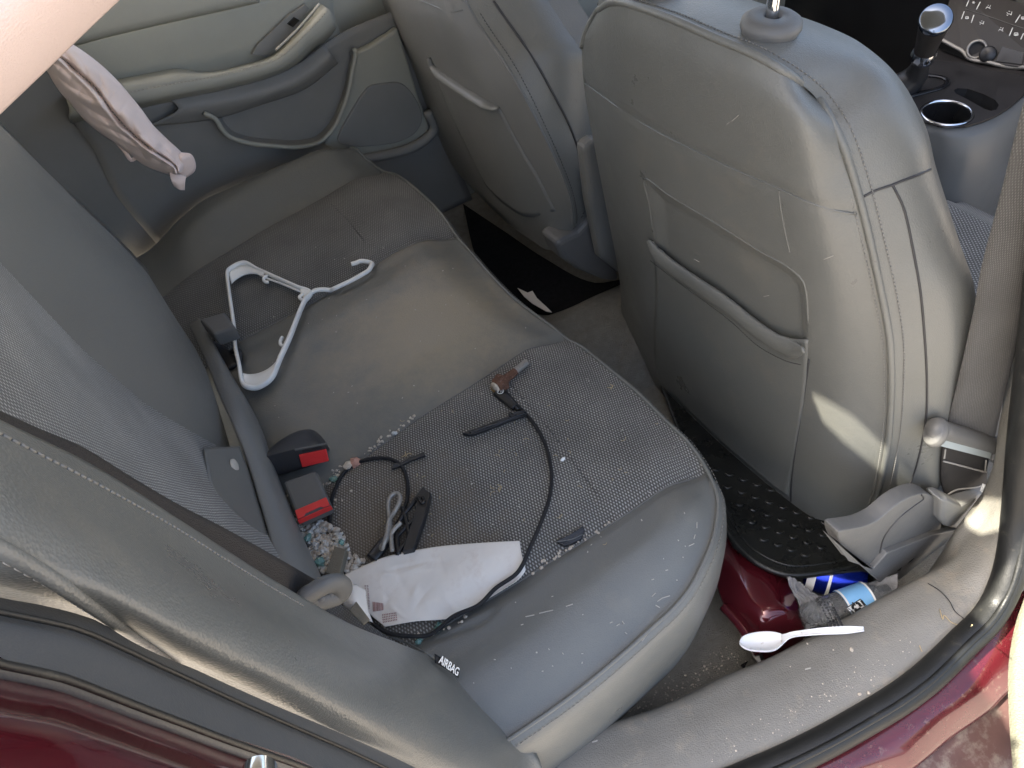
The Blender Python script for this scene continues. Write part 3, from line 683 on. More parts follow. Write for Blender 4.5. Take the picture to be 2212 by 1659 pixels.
prism('recliner_cover', [P(u, v, y=1.02) for u, v in rc], (0, .06, 0), M['plastic'], ds, bevel=.012)
bx = [(1262, 318), (1285, 300), (1320, 310), (1350, 600), (1300, 560), (1275, 440)]
prism('seat_side_trim', [P(u, v, y=.97) for u, v in bx], (0, .03, 0), M['vinyl_dark'], ds, bevel=.01)
rows = [[Vector((x, y, .04 - .12 * sm(1.09, 1.04, y))) for y in [1.04 + .5 * i / 20 for i in range(21)]] for x in [.78 + .5 * j / 10 for j in range(11)]]
v, f = grid(rows); mk('seat_cushion', v, f, M['fabric_front'], ds, solid=.16)
# ------------------------------------------------------------------ far rear door
fd = thing('rear_door', (.4, 1.66, -.33), 'grey far door panel with olive armrest and lower storage pocket', 'car door')
y0 = 1.62
def Y(u, v, y=y0): return P(u, v, y=y)
surf('window_ledge', [[Y(40, 20, 1.60), Y(253, -40, 1.60), Y(560, -110, 1.60)], [Y(90, 105, 1.585), Y(243, 66, 1.585), Y(560, -4, 1.585)], [Y(100, 116, 1.60), Y(243, 76, 1.60), Y(560, 4, 1.60)]], 20, 12, M['doorpl'], fd, solid=.003, soff=0)
surf('upper_panel', [[Y(60, 128), Y(243, 72), Y(560, 2), Y(720, -40)], [Y(60, 200), Y(260, 130, y0 - .004), Y(500, 75, y0 - .004), Y(720, 20)], [Y(60, 260), Y(280, 210), Y(500, 170), Y(740, 90)]], 30, 16, M['doorpl'], fd, solid=.003, soff=0)
at_ = [(140, 203), (253, 172), (330, 157), (378, 148), (405, 150), (434, 155), (480, 151), (521, 141), (560, 130), (590, 117), (616, 95), (642, 68), (668, 38), (692, 8)]
ab_ = [(150, 238), (285, 203), (350, 190), (400, 181), (430, 176), (455, 171), (500, 161), (540, 151), (580, 140), (605, 128), (634, 104), (660, 78), (688, 50), (712, 22)]
ac_ = [(150, 255), (302, 222), (360, 209), (405, 200), (440, 194), (470, 188), (510, 178), (550, 168), (592, 154), (622, 140), (650, 118), (676, 92), (700, 76), (724, 48)]
A1 = [Y(u, v, 1.612) for u, v in at_]; A2 = [Y(u, v, 1.545) for u, v in ab_]; A2m = [Y(u * .55 + p * .45, v * .6 + q * .4 - 1.5, 1.553) for (u, v), (p, q) in zip(ab_, at_)]; A3 = [Y(u, v, 1.548) for u, v in ac_]
A4 = [Y(u + 4, v + 12, 1.60) for u, v in ac_]
ar = surf('armrest', [A1, A2m, A2, A3, A4], 60, 26, M['doorpl'], fd, solid=.004)
v, f = stitch_geo([p + Vector((0, -.003, .005)) for p in A2[1:]], .007, .0008); mk('stitching', v, f, M['thread'], ar)
sw = [(618, 52), (634, 40), (645, 50), (632, 62)]
prism('window_switch', [Y(u, v, 1.60) for u, v in [(622, 53), (637, 38), (647, 44), (633, 59)]], (0, .006, 0), M['blackgl'], fd)
prism('switch_plate', [Y(u, v, 1.606) for u, v in ((545, 118), (556, 98), (625, 32), (660, 10), (668, 18), (640, 62), (600, 105), (570, 122))], (0, .008, 0), M['doordk'], fd)
tube('chrome_strip', [Y(u, v, 1.575) for u, v in ((596, 108), (640, 66), (672, 30), (690, 8))], .0025, M['fleck'], fd, n=20)
surf('lower_panel', [[Y(150, 255, 1.60), Y(330, 222, 1.60), Y(590, 165, 1.60), Y(740, 70, 1.60), Y(860, 20, 1.60)], [Y(200, 320, 1.605), Y(380, 290, 1.605), Y(600, 240, 1.605), Y(800, 170, 1.605), Y(900, 120, 1.605)], [Y(250, 420, 1.61), Y(480, 400, 1.61), Y(650, 380, 1.61), Y(850, 330, 1.61), Y(960, 280, 1.61)], [Y(350, 540, 1.61), Y(560, 520, 1.61), Y(750, 500, 1.61), Y(900, 480, 1.61), Y(1020, 430, 1.61)]], 40, 30, M['doordk'], fd, solid=.003, soff=0)
surf('grab_recess', [[Y(366, 213, 1.585), Y(450, 196, 1.585), Y(560, 172, 1.585), Y(640, 140, 1.585), Y(700, 95, 1.585)], [Y(385, 236, 1.575), Y(455, 226, 1.572), Y(560, 206, 1.57), Y(650, 172, 1.57), Y(715, 118, 1.57)], [Y(320, 272, 1.59), Y(460, 256, 1.59), Y(560, 226, 1.59), Y(660, 190, 1.59), Y(730, 135, 1.59)]], 30, 14, M['doordk'], fd, solid=.003, soff=0)
pl = [(440, 244), (465, 257), (480, 280), (497, 296), (538, 309), (590, 315), (640, 318), (687, 309), (710, 290), (728, 265), (750, 208), (762, 150), (768, 115), (765, 105)]
surf('storage_pocket', [[Y(u, v, 1.575) for u, v in pl], [Y(u * .9 + 60, v * .85 + 30, 1.612) for u, v in pl]], 60, 8, M['doordk'], fd)
tube('pocket_lip', [Y(u, v, 1.572) for u, v in pl], .0050, M['doorpl'], fd, seg=10, n=80)
fr = [(768, 115), (800, 100), (840, 75), (860, 60), (905, 210), (935, 288), (930, 300), (890, 325), (850, 335), (800, 340), (730, 330), (700, 312), (728, 265), (750, 208)]
prism('speaker_panel', [Y(u, v, 1.58) for u, v in fr], (0, .02, 0), M['doorpl'], fd, bevel=.006)
sg = [(795, 190), (820, 182), (870, 182), (905, 225), (912, 262), (895, 290), (860, 308), (815, 315), (770, 318), (735, 312), (730, 300), (755, 250)]
sgo = prism('speaker_grille', cr([Y(u, v, 1.574) for u, v in sg], 60, True), (0, .01, 0), M['doordk'], fd, bevel=.003)
tube('panel_rim', [Y(u, v, 1.565) for u, v in ((690, 335), (760, 345), (820, 338), (887, 320), (920, 300), (938, 278), (925, 240))], .012, M['doordk'], fd, n=40)
# ------------------------------------------------------------------ car body: sill, pillar, seals, paint, roof
car = thing('car_body', (.3, .2, -.4), 'maroon car body with grey sill trim and black rubber door seal', 'car')
sin = [(1030, 1640), (1152, 1597), (1282, 1572), (1400, 1538), (1481, 1505), (1576, 1458), (1670, 1420), (1780, 1362), (1878, 1309), (1926, 1281), (1985, 1250), (2048, 1211), (2086, 1166), (2124, 1125), (2145, 1075), (2160, 1030), (2172, 950), (2186, 870), (2214, 715), (2240, 600)]
sou = [(1250, 1790), (1360, 1750), (1460, 1708), (1530, 1676), (1583, 1652), (1670, 1616), (1756, 1576), (1830, 1536), (1895, 1496), (1955, 1448), (1999, 1413), (2086, 1333), (2122, 1280), (2150, 1220), (2168, 1150), (2177, 1097), (2188, 985), (2198, 913), (2225, 760), (2250, 640)]
def sillpt(i, uv, inner):
    u, v = uv; n_in = 11
    z = -.20
    if i <= 11: return P(u, v, z=z + (-.012 if inner else 0))
    z = ((-.185, -.155, -.115, -.07, .0, .06, .2, .3) if inner else (-.19, -.165, -.135, -.095, .0, .05, .2, .3))[i - 12]
    return P(u, v, z=z)
SI = [sillpt(i, p, True) for i, p in enumerate(sin)]; SO = [sillpt(i, p, False) for i, p in enumerate(sou)]
SI.append(SI[-1] + (SI[-1] - SI[-2]) * 4); SO.append(SO[-1] + (SO[-1] - SO[-2]) * 4)
mid1 = [a.lerp(b, .25) + Vector((0, 0, .008)) for a, b in zip(SI, SO)]; mid = [a.lerp(b, .6) + Vector((0, 0, .010)) for a, b in zip(SI, SO)]
low = [a + Vector((.0, .012, -.05)) if i < 12 else a + Vector((.015, .02, 0)) for i, a in enumerate(SI)]; low2 = [a + Vector((0, .02, -.15)) if i < 12 else a + Vector((.08, .035, 0)) for i, a in enumerate(SI)]
lowo = [a + Vector((0, -.01, -.03)) if i < 12 else a + Vector((.02, -.01, 0)) for i, a in enumerate(SO)]
sl_o = surf('sill_trim', [low2, low, SI, mid1, mid, SO, lowo], 130, 34, M['sill'], car)
SL = bvh(sl_o)
seo = [(1400, 1800), (1560, 1740), (1660, 1703), (1756, 1659), (1830, 1618), (1895, 1579), (1970, 1535), (2034, 1493), (2085, 1440), (2124, 1395), (2160, 1362), (2183, 1330), (2200, 1290), (2212, 1230), (2222, 1120), (2232, 980), (2250, 800)]
sei = [(1360, 1750), (1500, 1690), (1583, 1652), (1670, 1616), (1756, 1576), (1830, 1536), (1895, 1496), (1955, 1448), (1999, 1413), (2050, 1368), (2086, 1333), (2122, 1280), (2150, 1220), (2168, 1150), (2180, 1060), (2194, 940), (2225, 760)]
sc_ = []
for i, (a, b) in enumerate(zip(sei, seo)):
    u, v = (a[0] + b[0]) / 2, (a[1] + b[1]) / 2
    p = P(u, v, z=-.205) if i < 10 else P(u, v, z=(-.203, -.195, -.17, -.14, -.08, .02, .19)[i - 10]); sc_.append(p)
sc_.append(sc_[-1] + (sc_[-1] - sc_[-2]) * 2.6)
tube('weatherstrip', sc_, .0205, M['seal'], car, seg=20, n=110, prof=(1.0, 1.0))
tube('weatherstrip_lip', [p + Vector((-.004, -.007, .0185)) for p in sc_], .0045, M['seal'], car, seg=10, n=110)
# painted rocker and the step below it
rk = [(1560, 1820), (1756, 1740), (1958, 1659), (2010, 1620), (2051, 1586), (2100, 1552), (2138, 1524), (2173, 1489), (2230, 1440), (2300, 1380)]
RKo = [P(u, v, z=-.27) for u, v in rk]
RKi = [P(u, v, z=-.235) + Vector((0, .01, 0)) for u, v in ((1400, 1790), (1600, 1720), (1756, 1655), (1895, 1575), (1960, 1535), (2034, 1490), (2085, 1438), (2124, 1393), (2180, 1335), (2240, 1270))]
RKm = [a.lerp(b, .5) + Vector((0, 0, .014)) for a, b in zip(RKi, RKo)]
surf('rocker_panel', [RKi, RKm, RKo, [p + Vector((0, -.004, -.012)) for p in RKo], [p + Vector((0, .02, -.03)) for p in RKo]], 90, 30, M['paint_dirty'], car)
rows = [[p + Vector((0, .012, -.028)) for p in RKo], [p + Vector((0, -.05, -.04)) for p in RKo], [p + Vector((0, -.10, -.07)) for p in RKo], [p + Vector((0, -.12, -.14)) for p in RKo], [p + Vector((0, -.10, -.20)) for p in RKo]]
surf('lower_rocker', rows, 60, 20, M['rocker'], car, solid=.004)
# seal and painted quarter panel beside the bolster
def strp(name, A, B, ya, yb, m, bul, k=12):
    a = [P(u, v, y=ya) for u, v in A]; b = [P(u, v, y=yb) for u, v in B]
    mids = [[p.lerp(q, t) + Vector((-.2, -.8, .55)).normalized() * bul * math.sin(math.pi * t) for p, q in zip(a, b)] for t in (0, .15, .35, .5, .65, .85, 1)]
    return surf(name, mids, 60, 26, m, car)
q1 = [(-80, 1272), (0, 1291), (104, 1310), (208, 1340), (278, 1382), (347, 1416), (417, 1444), (500, 1482), (590, 1522), (680, 1560), (768, 1598), (880, 1650), (1000, 1712)]
q2 = [(-80, 1304), (0, 1322), (104, 1343), (174, 1361), (260, 1398), (340, 1436), (410, 1468), (500, 1510), (585, 1548), (670, 1585), (755, 1622), (860, 1672), (980, 1735)]
q3 = [(-80, 1412), (0, 1434), (70, 1449), (139, 1465), (225, 1497), (312, 1531), (400, 1564), (486, 1597), (565, 1625), (642, 1652), (720, 1684), (830, 1730), (950, 1790)]
strp('weatherstrip_lip', q1, q2, .222, .205, M['seal_grey'], .008)
strp('weatherstrip', q2, q3, .205, .168, M['seal_grey'], .020)
tube('weatherstrip_groove', [P(u, v, y=.201) for u, v in q2], .0011, M['seal'], car, seg=8, n=60)
tube('weatherstrip_edge', [P(u, v, y=.166) for u, v in q3], .0014, M['seal'], car, seg=8, n=60)
qa = [P(u, v, y=.176) for u, v in q3]
q4 = [(-80, 1560), (0, 1575), (70, 1590), (139, 1606), (225, 1635), (312, 1665), (400, 1697), (486, 1730), (565, 1760), (642, 1790), (720, 1820), (830, 1870), (950, 1930)]
q5 = [(u - 20, v + 160) for u, v in q4]
qb = [P(u, v, y=.135) for u, v in q4]; qc = [P(u, v, y=.115) for u, v in q5]
qm = [a.lerp(b, .22) + Vector((-.1, -.5, .6)).normalized() * .003 for a, b in zip(qa, qb)]; qm2 = [a.lerp(b, .55) + Vector((-.1, -.5, .6)).normalized() * .002 for a, b in zip(qa, qb)]
qd = [p + Vector((-.05, -.05, -.1)) for p in qc]
surf('quarter_panel', [[p + Vector((.0, .02, -.03)) for p in qa], qa, qm, qm2, qb, qc, qd], 70, 50, M['paint'], car)
st = P(556, 1700, y=.125)
lathe('door_striker', st, (-.25, -.85, .45), [(.0001, .008), (.0045, .0075), (.006, .005), (.0065, .001), (.006, -.008)], M['chrome'], car, seg=24)
# roof, rear shelf and pillars that shade the cabin
# unseen roof panel, its outline and two added holes shaped to place the sunlight
RZ = .965
def up_to(p): return p - SUN * ((p.z - RZ) / SUN.z)
beam1 = [up_to(SR(u, v, .0)) for u, v in ((1766, 866), (1842, 896), (1902, 946), (1893, 1003), (1826, 962), (1788, 926))]
beam2 = [up_to(P(u, v, y=.175)) for u, v in ((2138, 1080), (2178, 1085), (2176, 1160), (2158, 1215), (2130, 1190), (2118, 1160))]
from mathutils.geometry import tessellate_polygon
outer = [Vector(p + (RZ,)) for p in ((-.60, .19), (-.15, .19), (-.08, .34), (1.30, .34), (1.30, 1.85), (-.60, 1.85))]
tris = tessellate_polygon([outer, beam1, beam2])
mk('roof', outer + beam1 + beam2, [tuple(t) for t in tris], M['headliner'], car, smooth=False, solid=.004)
mk('parcel_shelf', [(-.95, .2, .45), (-.95, 1.65, .45), (-.17, 1.65, .56), (-.17, .2, .56)], [(0, 1, 2, 3)], M['headliner'], car, smooth=False, solid=.01)
mk('pillar_trim', [(-.60, 1.61, -.35), (.14, 1.61, -.35), (.08, 1.61, .05), (.0, 1.61, .28), (-.06, 1.61, .62), (-.60, 1.61, .62)], [(0, 1, 2, 3, 4, 5)], M['doordk'], car, smooth=False, solid=.02)
mk('pillar_panel', [(-.45, .16, .10), (-.18, .19, .30), (-.16, .20, .60), (-.12, .20, .96), (-.45, .19, .96)], [(0, 1, 2, 3, 4)], M['headliner'], car, smooth=False, solid=.01)
mk('front_door_trim', [(.25, 1.66, -.35), (1.95, 1.68, -.35), (1.95, 1.68, .42), (.25, 1.66, .42)], [(0, 1, 2, 3)], M['doorpl'], car, smooth=False, solid=.03)
mk('firewall', [(1.95, .15, -.40), (1.95, 1.70, -.40), (1.95, 1.70, .50), (1.95, .15, .50)], [(0, 1, 2, 3)], M['black'], car, smooth=False, solid=.03)
# ------------------------------------------------------------------ open near door, glimpsed at the right edge
od = thing('open_door', (.85, -.1, -.3), 'cream sunlit edge of the open door trim beside the maroon sill', 'car door')
dd = [[P(2250, 1180, z=-.15), P(2214, 1288, z=-.19), P(2193, 1350, z=-.205), P(2179, 1430, z=-.215), P(2178, 1517, z=-.22), P(2188, 1662, z=-.22), P(2200, 1760, z=-.22)]]
dd.append([p + Vector((.012, -.010, .006)) for p in dd[0]]); dd.append([p + Vector((.06, -.030, .010)) for p in dd[0]]); dd.append([p + Vector((.30, -.09, .02)) for p in dd[0]])
surf('door_trim', dd, 40, 24, M['doorcream'], od, solid=.03)
# ------------------------------------------------------------------ center console
cs = thing('center_console', (1.45, .88, -.3), 'dark center console with gear lever, cup holder and climate buttons', 'console')
tz = .0
top_o = [(1940, 190), (1940, 260), (1999, 266), (2044, 274), (2085, 274), (2120, 264), (2151, 251), (2185, 230), (2215, 200), (2260, 150), (2200, 165), (2120, 150), (2060, 135), (2000, 130)]
cc = P(2044, 246, z=tz)
sl_ = [P(u, v, z=tz) for u, v in ((2060, 196), (2068, 192), (2090, 193), (2125, 205), (2150, 218), (2157, 228), (2152, 238), (2140, 241), (2125, 236), (2090, 216), (2064, 203))]
ring_ = [cc + Vector((math.cos(i * math.pi / 16), math.sin(i * math.pi / 16), 0)) * .0445 for i in range(32)]
top3 = [P(u, v, z=tz) for u, v in top_o]
tr = tessellate_polygon([top3, ring_, sl_]); vv = top3 + ring_ + sl_
mk('console_top', vv, [tuple(t) for t in tr], M['darkpl'], cs, smooth=False, solid=.003, soff=0)
rows = [sl_, [p + Vector((0, 0, -.03)) for p in sl_]]
v, f = grid(rows, True); mk('card_slot', v, f + [tuple(range(len(sl_), 2 * len(sl_)))], M['tagblk'], cs, smooth=False)
side = [(1930, 262), (1999, 268), (2044, 276), (2085, 276), (2120, 267), (2151, 254), (2185, 233), (2230, 195)]
a = [P(u, v, z=-.004) for u, v in side]
surf('console_side', [a, [p + Vector((0, -.02, -.05)) for p in a], [p + Vector((0, -.03, -.2)) for p in a], [p + Vector((0, -.035, -.33)) for p in a]], 40, 16, M['seal_grey'], cs, solid=.01)
lathe('cup_holder', cc, (0, 0, 1), [(.041, -.07), (.044, -.002), (.0450, .0025), (.049, .0028), (.051, .0005)], M['blackgl'], cs, seg=40)
lathe('cup_holder_bottom', cc, (0, 0, 1), [(.0001, -.07), (.043, -.07)], M['black'], cs, seg=30)
lathe('chrome_ring', cc, (0, 0, 1), [(.0435, .0020), (.0445, .0048), (.0468, .0048), (.0478, .0020)], M['chrome'], cs, seg=48)
gt = [P(u, v, z=tz + .003) for u, v in ((1965, 208), (1995, 200), (2030, 190), (2044, 182), (2046, 173), (2030, 166), (2000, 162))]
tube('shift_gate_rim', gt, .005, M['blackgl'], cs, n=40, prof=(.6, 1.2))
box('armrest_bin', (1.05, .93, -.02), (.14, 0, 0), (0, .085, 0), (0, 0, .10), M['plastic'], cs, bevel=.02)
box('tunnel_trim', (1.2, .90, -.2), (.42, 0, 0), (0, .09, 0), (0, 0, .14), M['doordk'], cs, bevel=.02)
# gear lever
base = P(1966, 188, z=tz); k0 = P(1991, 130, z=.075); k1 = P(1999, 108, z=.10); k2 = P(2021, 44, z=.185); k3 = P(2028, 24, z=.212)
gl = tube('gear_lever', [k1, k1.lerp(k2, .35), k1.lerp(k2, .7), k2], lambda t: .020 + .008 * t ** 1.3, M['darkpl'], cs, seg=24, n=24)
axk = (k3 - k2).normalized()
lathe('knob_cap', k2, axk, [(.028, -.004), (.0292, .002), (.028, .007), (.0265, .009), (.012, .0096), (.0001, .0096)], M['darkchrome'], gl, seg=32)
lathe('knob_ring', k0.lerp(k1, .5), (k1 - k0).normalized(), [(.020, -.014), (.0235, -.008), (.024, .004), (.0215, .013)], M['chrome'], gl, seg=28)
tube('boot', [base + Vector((-.03, .02, -.02)), base.lerp(k0, .4), k0], lambda t: .045 - .031 * t ** .7, M['black'], gl, seg=18, n=20)
# climate panel: a tilted dark fascia with two rows of buttons
pn = [P(2060, -30, x=1.78), P(2260, 20, x=1.78), P(2260, 150, x=1.66), P(2212, 147, x=1.66), P(2143, 137, x=1.66), P(2095, 130, x=1.66), P(2078, 112, x=1.665), P(2027, 84, x=1.67)]
cp = prism('climate_panel', pn, (.03, .0, -.02), M['darkpl'], cs)
CPB = bvh(cp)
tube('silver_trim', [on(CPB, u, v, .001) for u, v in ((2030, 84), (2055, 98), (2080, 112), (2090, 124), (2104, 131), (2130, 134), (2160, 140), (2190, 145), (2216, 146))], .0042, M['steel'], cs, n=60)
def px(u0, v0): return 1920 + u0 * .16535, v0 * .16535
def onp(zx, zy, l=.0008): return on(CPB, *px(zx, zy), l)
bt = []
for (a, b) in (((1045, 10), (1015, 85)), ((1195, 30), (1145, 125)), ((985, 155), (950, 250)), ((1112, 200), (1078, 300)), ((1715, 200), (1655, 295)), ((1618, 368), (1575, 470)), ((1760, 440), (1725, 515))):
    tube('button_divider', [onp(*a), onp(*b)], .0011, M['glyph'], cp, seg=6, n=4)
tube('panel_line', [onp(1000, 120), onp(1300, 215), onp(1600, 320), onp(1760, 370)], .0006, M['buckle'], cp, seg=6, n=12)
def glyph(zx, zy, segs, s=1.0):
    return [tube_geo([onp(zx + a * s, zy + b * s, .001), onp(zx + c * s, zy + d * s, .001)], .00065, 5, 2) for a, b, c, d in segs]
star = [(-18, 0, 18, 0), (-9, -16, 9, 16), (9, -16, -9, 16)]
man = [(-30, 20, -14, -4), (-14, -4, 0, 10), (0, 10, 20, 2), (20, 2, 30, -22), (-6, -24, 6, -20), (10, 16, 28, 22)]
man2 = [(-30, -10, -12, 8), (-12, 8, 6, 6), (6, 6, 22, 20), (22, 20, 30, -18), (-8, -26, 8, -22), (-30, 18, -18, 26)]
win = [(-26, 14, -22, -16), (-22, -16, 22, -16), (22, -16, 26, 14), (26, 14, -26, 14), (-10, 22, -6, -4), (8, 22, 10, -4)]
for zx, zy, sg_, s in ((1108, 36, star, 1), (1300, 95, man, 1), (1575, 178, man2, 1.1), (1022, 235, win, .8), (1215, 300, man2, .9), (1465, 388, man, 1), (1663, 450, win, 1), (1755, 240, win, .9), (1580, 745, star, 1.3), (1585, 775, man2, .7)):
    v, f = join_geo(glyph(zx, zy, sg_, s)); mk('button_symbol', v, f, M['glyph'], cp)
q = onp(1150, 660, .003); nrm = (CAM - q).normalized(); nrm = Vector((-.75, -.35, .55)).normalized()
lathe('socket_ring', q, nrm, [(.020, -.002), (.0205, .005), (.018, .008), (.0155, .007), (.015, .002)], M['steel'], cp, seg=36)
lathe('socket_hole', q, nrm, [(.0001, .001), (.0152, .001)], M['tagblk'], cp, seg=24)
q = onp(1300, 735, .006); lathe('socket_cap', q, nrm, [(.0001, .008), (.014, .007), (.017, .003), (.0175, -.004)], M['black'], cp, seg=28)
v, f = prism_geo([onp(a, b, .0014) for a, b in ((1480, 620), (1760, 700), (1740, 850), (1400, 810))], (0, 0, .001)); mk('blank_button', v, f, M['blackgl'], cp, smooth=False)
# fascia between panel and console, shadowed footwell, dashboard
fas = [P(2010, 130, z=.0), P(2100, 150, z=0), P(2212, 165, z=0), P(2300, 160, z=0)]
fas2 = [P(2000, 90, x=1.70), P(2095, 132, x=1.672), P(2212, 150, x=1.672), P(2300, 150, x=1.68)]
surf('console_front', [fas, [a.lerp(b, .5) + Vector((-.012, 0, .0)) for a, b in zip(fas, fas2)], fas2], 30, 12, M['darkpl'], cs, solid=.01)
db = thing('dashboard', (1.8, .95, .2), 'black dashboard underside above the dark far footwell', 'dashboard')
box('dash_body', (1.86, 1.36, .30), (.16, 0, 0), (0, .30, 0), (0, 0, .16), M['darkpl'], db, bevel=.03)
box('dash_top', (1.92, .95, .50), (.20, 0, 0), (0, .75, 0), (0, 0, .03), M['darkpl'], db, bevel=.02)
# ------------------------------------------------------------------ curtain airbags
ca = thing('curtain_airbag', P(60, 60, y=.3), 'pinkish white deployed curtain airbag sunlit across the door opening', 'airbag')
ed = [(-160, 410), (-60, 306), (0, 248), (90, 162), (170, 85), (258, 1), (345, -80), (435, -165)]
rows = []
for k, (du, dv, y) in enumerate(((0, 0, .335), (-14, -14, .318), (-50, -48, .298), (-100, -95, .285), (-150, -150, .283), (-200, -205, .295), (-235, -240, .315), (-250, -255, .34))):
    rows.append([P(u + du, v + dv, y=y) for u, v in ed])
surf('cushion', rows, 50, 40, M['bagnear'], ca, solid=.004)
fa = thing('curtain_airbag', P(300, 250, y=1.42), 'limp beige curtain airbag hanging crumpled in front of the far door', 'airbag')
rgt = [(60, 40), (120, 75), (161, 98), (185, 114), (210, 133), (233, 153), (258, 178), (280, 204), (306, 236), (331, 270), (362, 301), (391, 328), (405, 350), (398, 372)]
lft = [(6, 62), (64, 114), (100, 152), (115, 177), (133, 203), (152, 223), (169, 244), (186, 263), (217, 288), (247, 308), (277, 331), (310, 356), (339, 369), (366, 378)]
rows = []
rr_ = random.Random(3)
a, b = [Vector((u, v, 0)) for u, v in rgt], [Vector((u, v, 0)) for u, v in lft]
a, b = cr(a, 170), cr(b, 170)
for i in range(170):
    r = []
    for j in range(61):
        t = j / 60; p = a[i].lerp(b[i], t); s = i / 169
        puff = math.sin(math.pi * t) ** .7 * .062
        fold = .008 * math.sin(9 * t + 5 * s + 2 * math.sin(12 * s)) * math.sin(math.pi * t)
        cre = -.026 * math.exp(-((t - .48 - .05 * math.sin(11 * s)) / .035) ** 2) + .012 * math.exp(-((t - .58 - .05 * math.sin(11 * s)) / .05) ** 2)
        wr = .007 * (abs(math.sin(17 * s + 5 * t + 2 * math.sin(6 * t + 3 * s))) ** .6 - .6) * math.sin(math.pi * t) + .005 * (abs(math.sin(31 * s - 11 * t + 1.7 * math.sin(9 * s + 4 * t))) ** .45 - .7) * math.sin(math.pi * t) + .003 * math.sin(40 * s + 14 * t + 3 * math.sin(7 * t)) * math.sin(math.pi * t) + .006 * math.sin(75 * s - 9 * t) * sm(.55, 1, s) * math.sin(math.pi * t)
        r.append(P(p.x, p.y, y=1.45 - .06 * s - puff - fold - cre - wr))
    rows.append(r)
v, f = grid(rows); fao = mk('cushion', v, f, M['bag'], fa, solid=.0015)
surf('end_hem', [[P(391, 329, y=1.375), P(413, 333, y=1.37), P(423, 354, y=1.37), P(420, 371, y=1.37), P(398, 387, y=1.37)], [P(385, 335, y=1.37), P(390, 345, y=1.36), P(392, 354, y=1.36), P(388, 362, y=1.36), P(380, 372, y=1.36)]], 24, 6, M['bag'], fa, solid=.0015)
surf('tail_tab', [[P(366, 370, y=1.352), P(384, 376, y=1.35), P(402, 380, y=1.352)], [P(370, 390, y=1.345), P(386, 396, y=1.342), P(400, 394, y=1.345)], [P(376, 403, y=1.35), P(388, 410, y=1.346), P(399, 411, y=1.35)]], 12, 12, M['bag'], fa, solid=.003)
v, f = stitch_geo([Vector(rows[i][int(60 * (.48 + .05 * math.sin(11 * i / 169)))]) + Vector((0, -.004, 0)) for i in range(4, 166, 6)], .006, .0009, .7); mk('sewn_seam', v, f, M['thread'], fa)
tube('tether', [P(250, 305, y=1.43), P(266, 322, y=1.425), P(280, 343, y=1.42), P(284, 346, y=1.42), P(298, 338, y=1.42)], .0035, M['bag'], fa, n=20)
# ------------------------------------------------------------------ seat belts
rb = thing('seat_belt', P(700, 1270, y=.42), 'dark rear seat belt threaded through a grey guide loop by the side bolster', 'seat belt')
Lu = [(-80, 850), (0, 890), (85, 928), (174, 965), (278, 1028), (380, 1088), (486, 1142), (590, 1200), (691, 1258)]
Ll = [(-80, 890), (0, 930), (87, 975), (167, 1020), (260, 1080), (382, 1150), (486, 1222), (590, 1282), (662, 1318)]
ys = [.335, .345, .352, .36, .372, .385, .40, .415, .43]
ribbon('strap', [P(u, v, y=y + .012) for (u, v), y in zip(Lu, ys)], [P(u, v, y=y - .004) for (u, v), y in zip(Ll, ys)], 50, .0015, M['beltdk'], rb)
lg = [(660, 1290), (680, 1276), (704, 1263), (726, 1260), (738, 1270), (734, 1284), (716, 1292), (694, 1298), (672, 1304)]
gd = tube('guide_loop', [P(u, v, y=.412) for u, v in lg], .0085, M['buckle'], rb, seg=14, n=60, closed=True, prof=(1.25, .9))
GD = bvh(gd)
for u, v in ((714, 1282), (694, 1292)):
    lathe('rivet', on(GD, u, v, .0005), -ray(u, v), [(.0001, .0008), (.003, .0006), (.0035, -.001)], M['plastic'], gd, seg=14)
ribbon('lower_strap', [P(715, 1290, z=.10), P(760, 1322, z=.07), P(800, 1350, z=.04), P(850, 1385, z=.02)], [P(690, 1310, z=.10), P(740, 1345, z=.07), P(780, 1375, z=.04), P(840, 1415, z=.02)], 20, .0015, M['belt'], rb)
fbt = thing('seat_belt', P(2090, 1090, z=-.15), 'taupe front seat belt with grey stopper bar at the door pillar', 'seat belt')
BL = [(2260, 20, .300), (2230, 150, .296), (2197, 278, .292), (2159, 431, .288), (2121, 576, .283), (2104, 670, .279), (2069, 826, .272), (2044, 925, .268)]
BR = [(2345, 60, .275), (2318, 190, .271), (2285, 330, .267), (2250, 480, .262), (2225, 610, .257), (2207, 700, .253), (2170, 850, .246), (2147, 950, .240)]
b3l = [P(u, v, y=y) for u, v, y in BL]; b3r = [P(u, v, y=y) for u, v, y in BR]
b3l.insert(0, b3l[0] + (b3l[0] - b3l[1]) * 3); b3r.insert(0, b3r[0] + (b3r[0] - b3r[1]) * 3)
ribbon('strap', b3l, b3r, 80, .0014, M['belt'], fbt)
LL = [(2038, 945, .262), (2033, 1000, .258), (2034, 1045, .252), (2046, 1075, .246), (2068, 1100, .240)]
LR = [(2138, 980, .236), (2131, 1010, .236), (2130, 1050, .234), (2124, 1075, .232), (2110, 1090, .230)]
ls = ribbon('lower_strap', [P(u, v, y=y) for u, v, y in LL], [P(u, v, y=y) for u, v, y in LR], 30, .003, M['beltdk'], fbt)
LS = bvh(ls)
for pth, r in (([(2036, 994), (2060, 1000), (2090, 1008), (2128, 1018)], .0016), ([(2040, 968), (2037, 990)], .0014), ([(2128, 992), (2126, 1016)], .0014), ([(2044, 1066), (2062, 1056), (2085, 1053), (2110, 1050), (2126, 1043)], .0017)):
    v, f = stitch_geo([on(LS, u, v, .002) for u, v in pth], .0028, r, .75); mk('stitching', v, f, M['thread'], fbt)
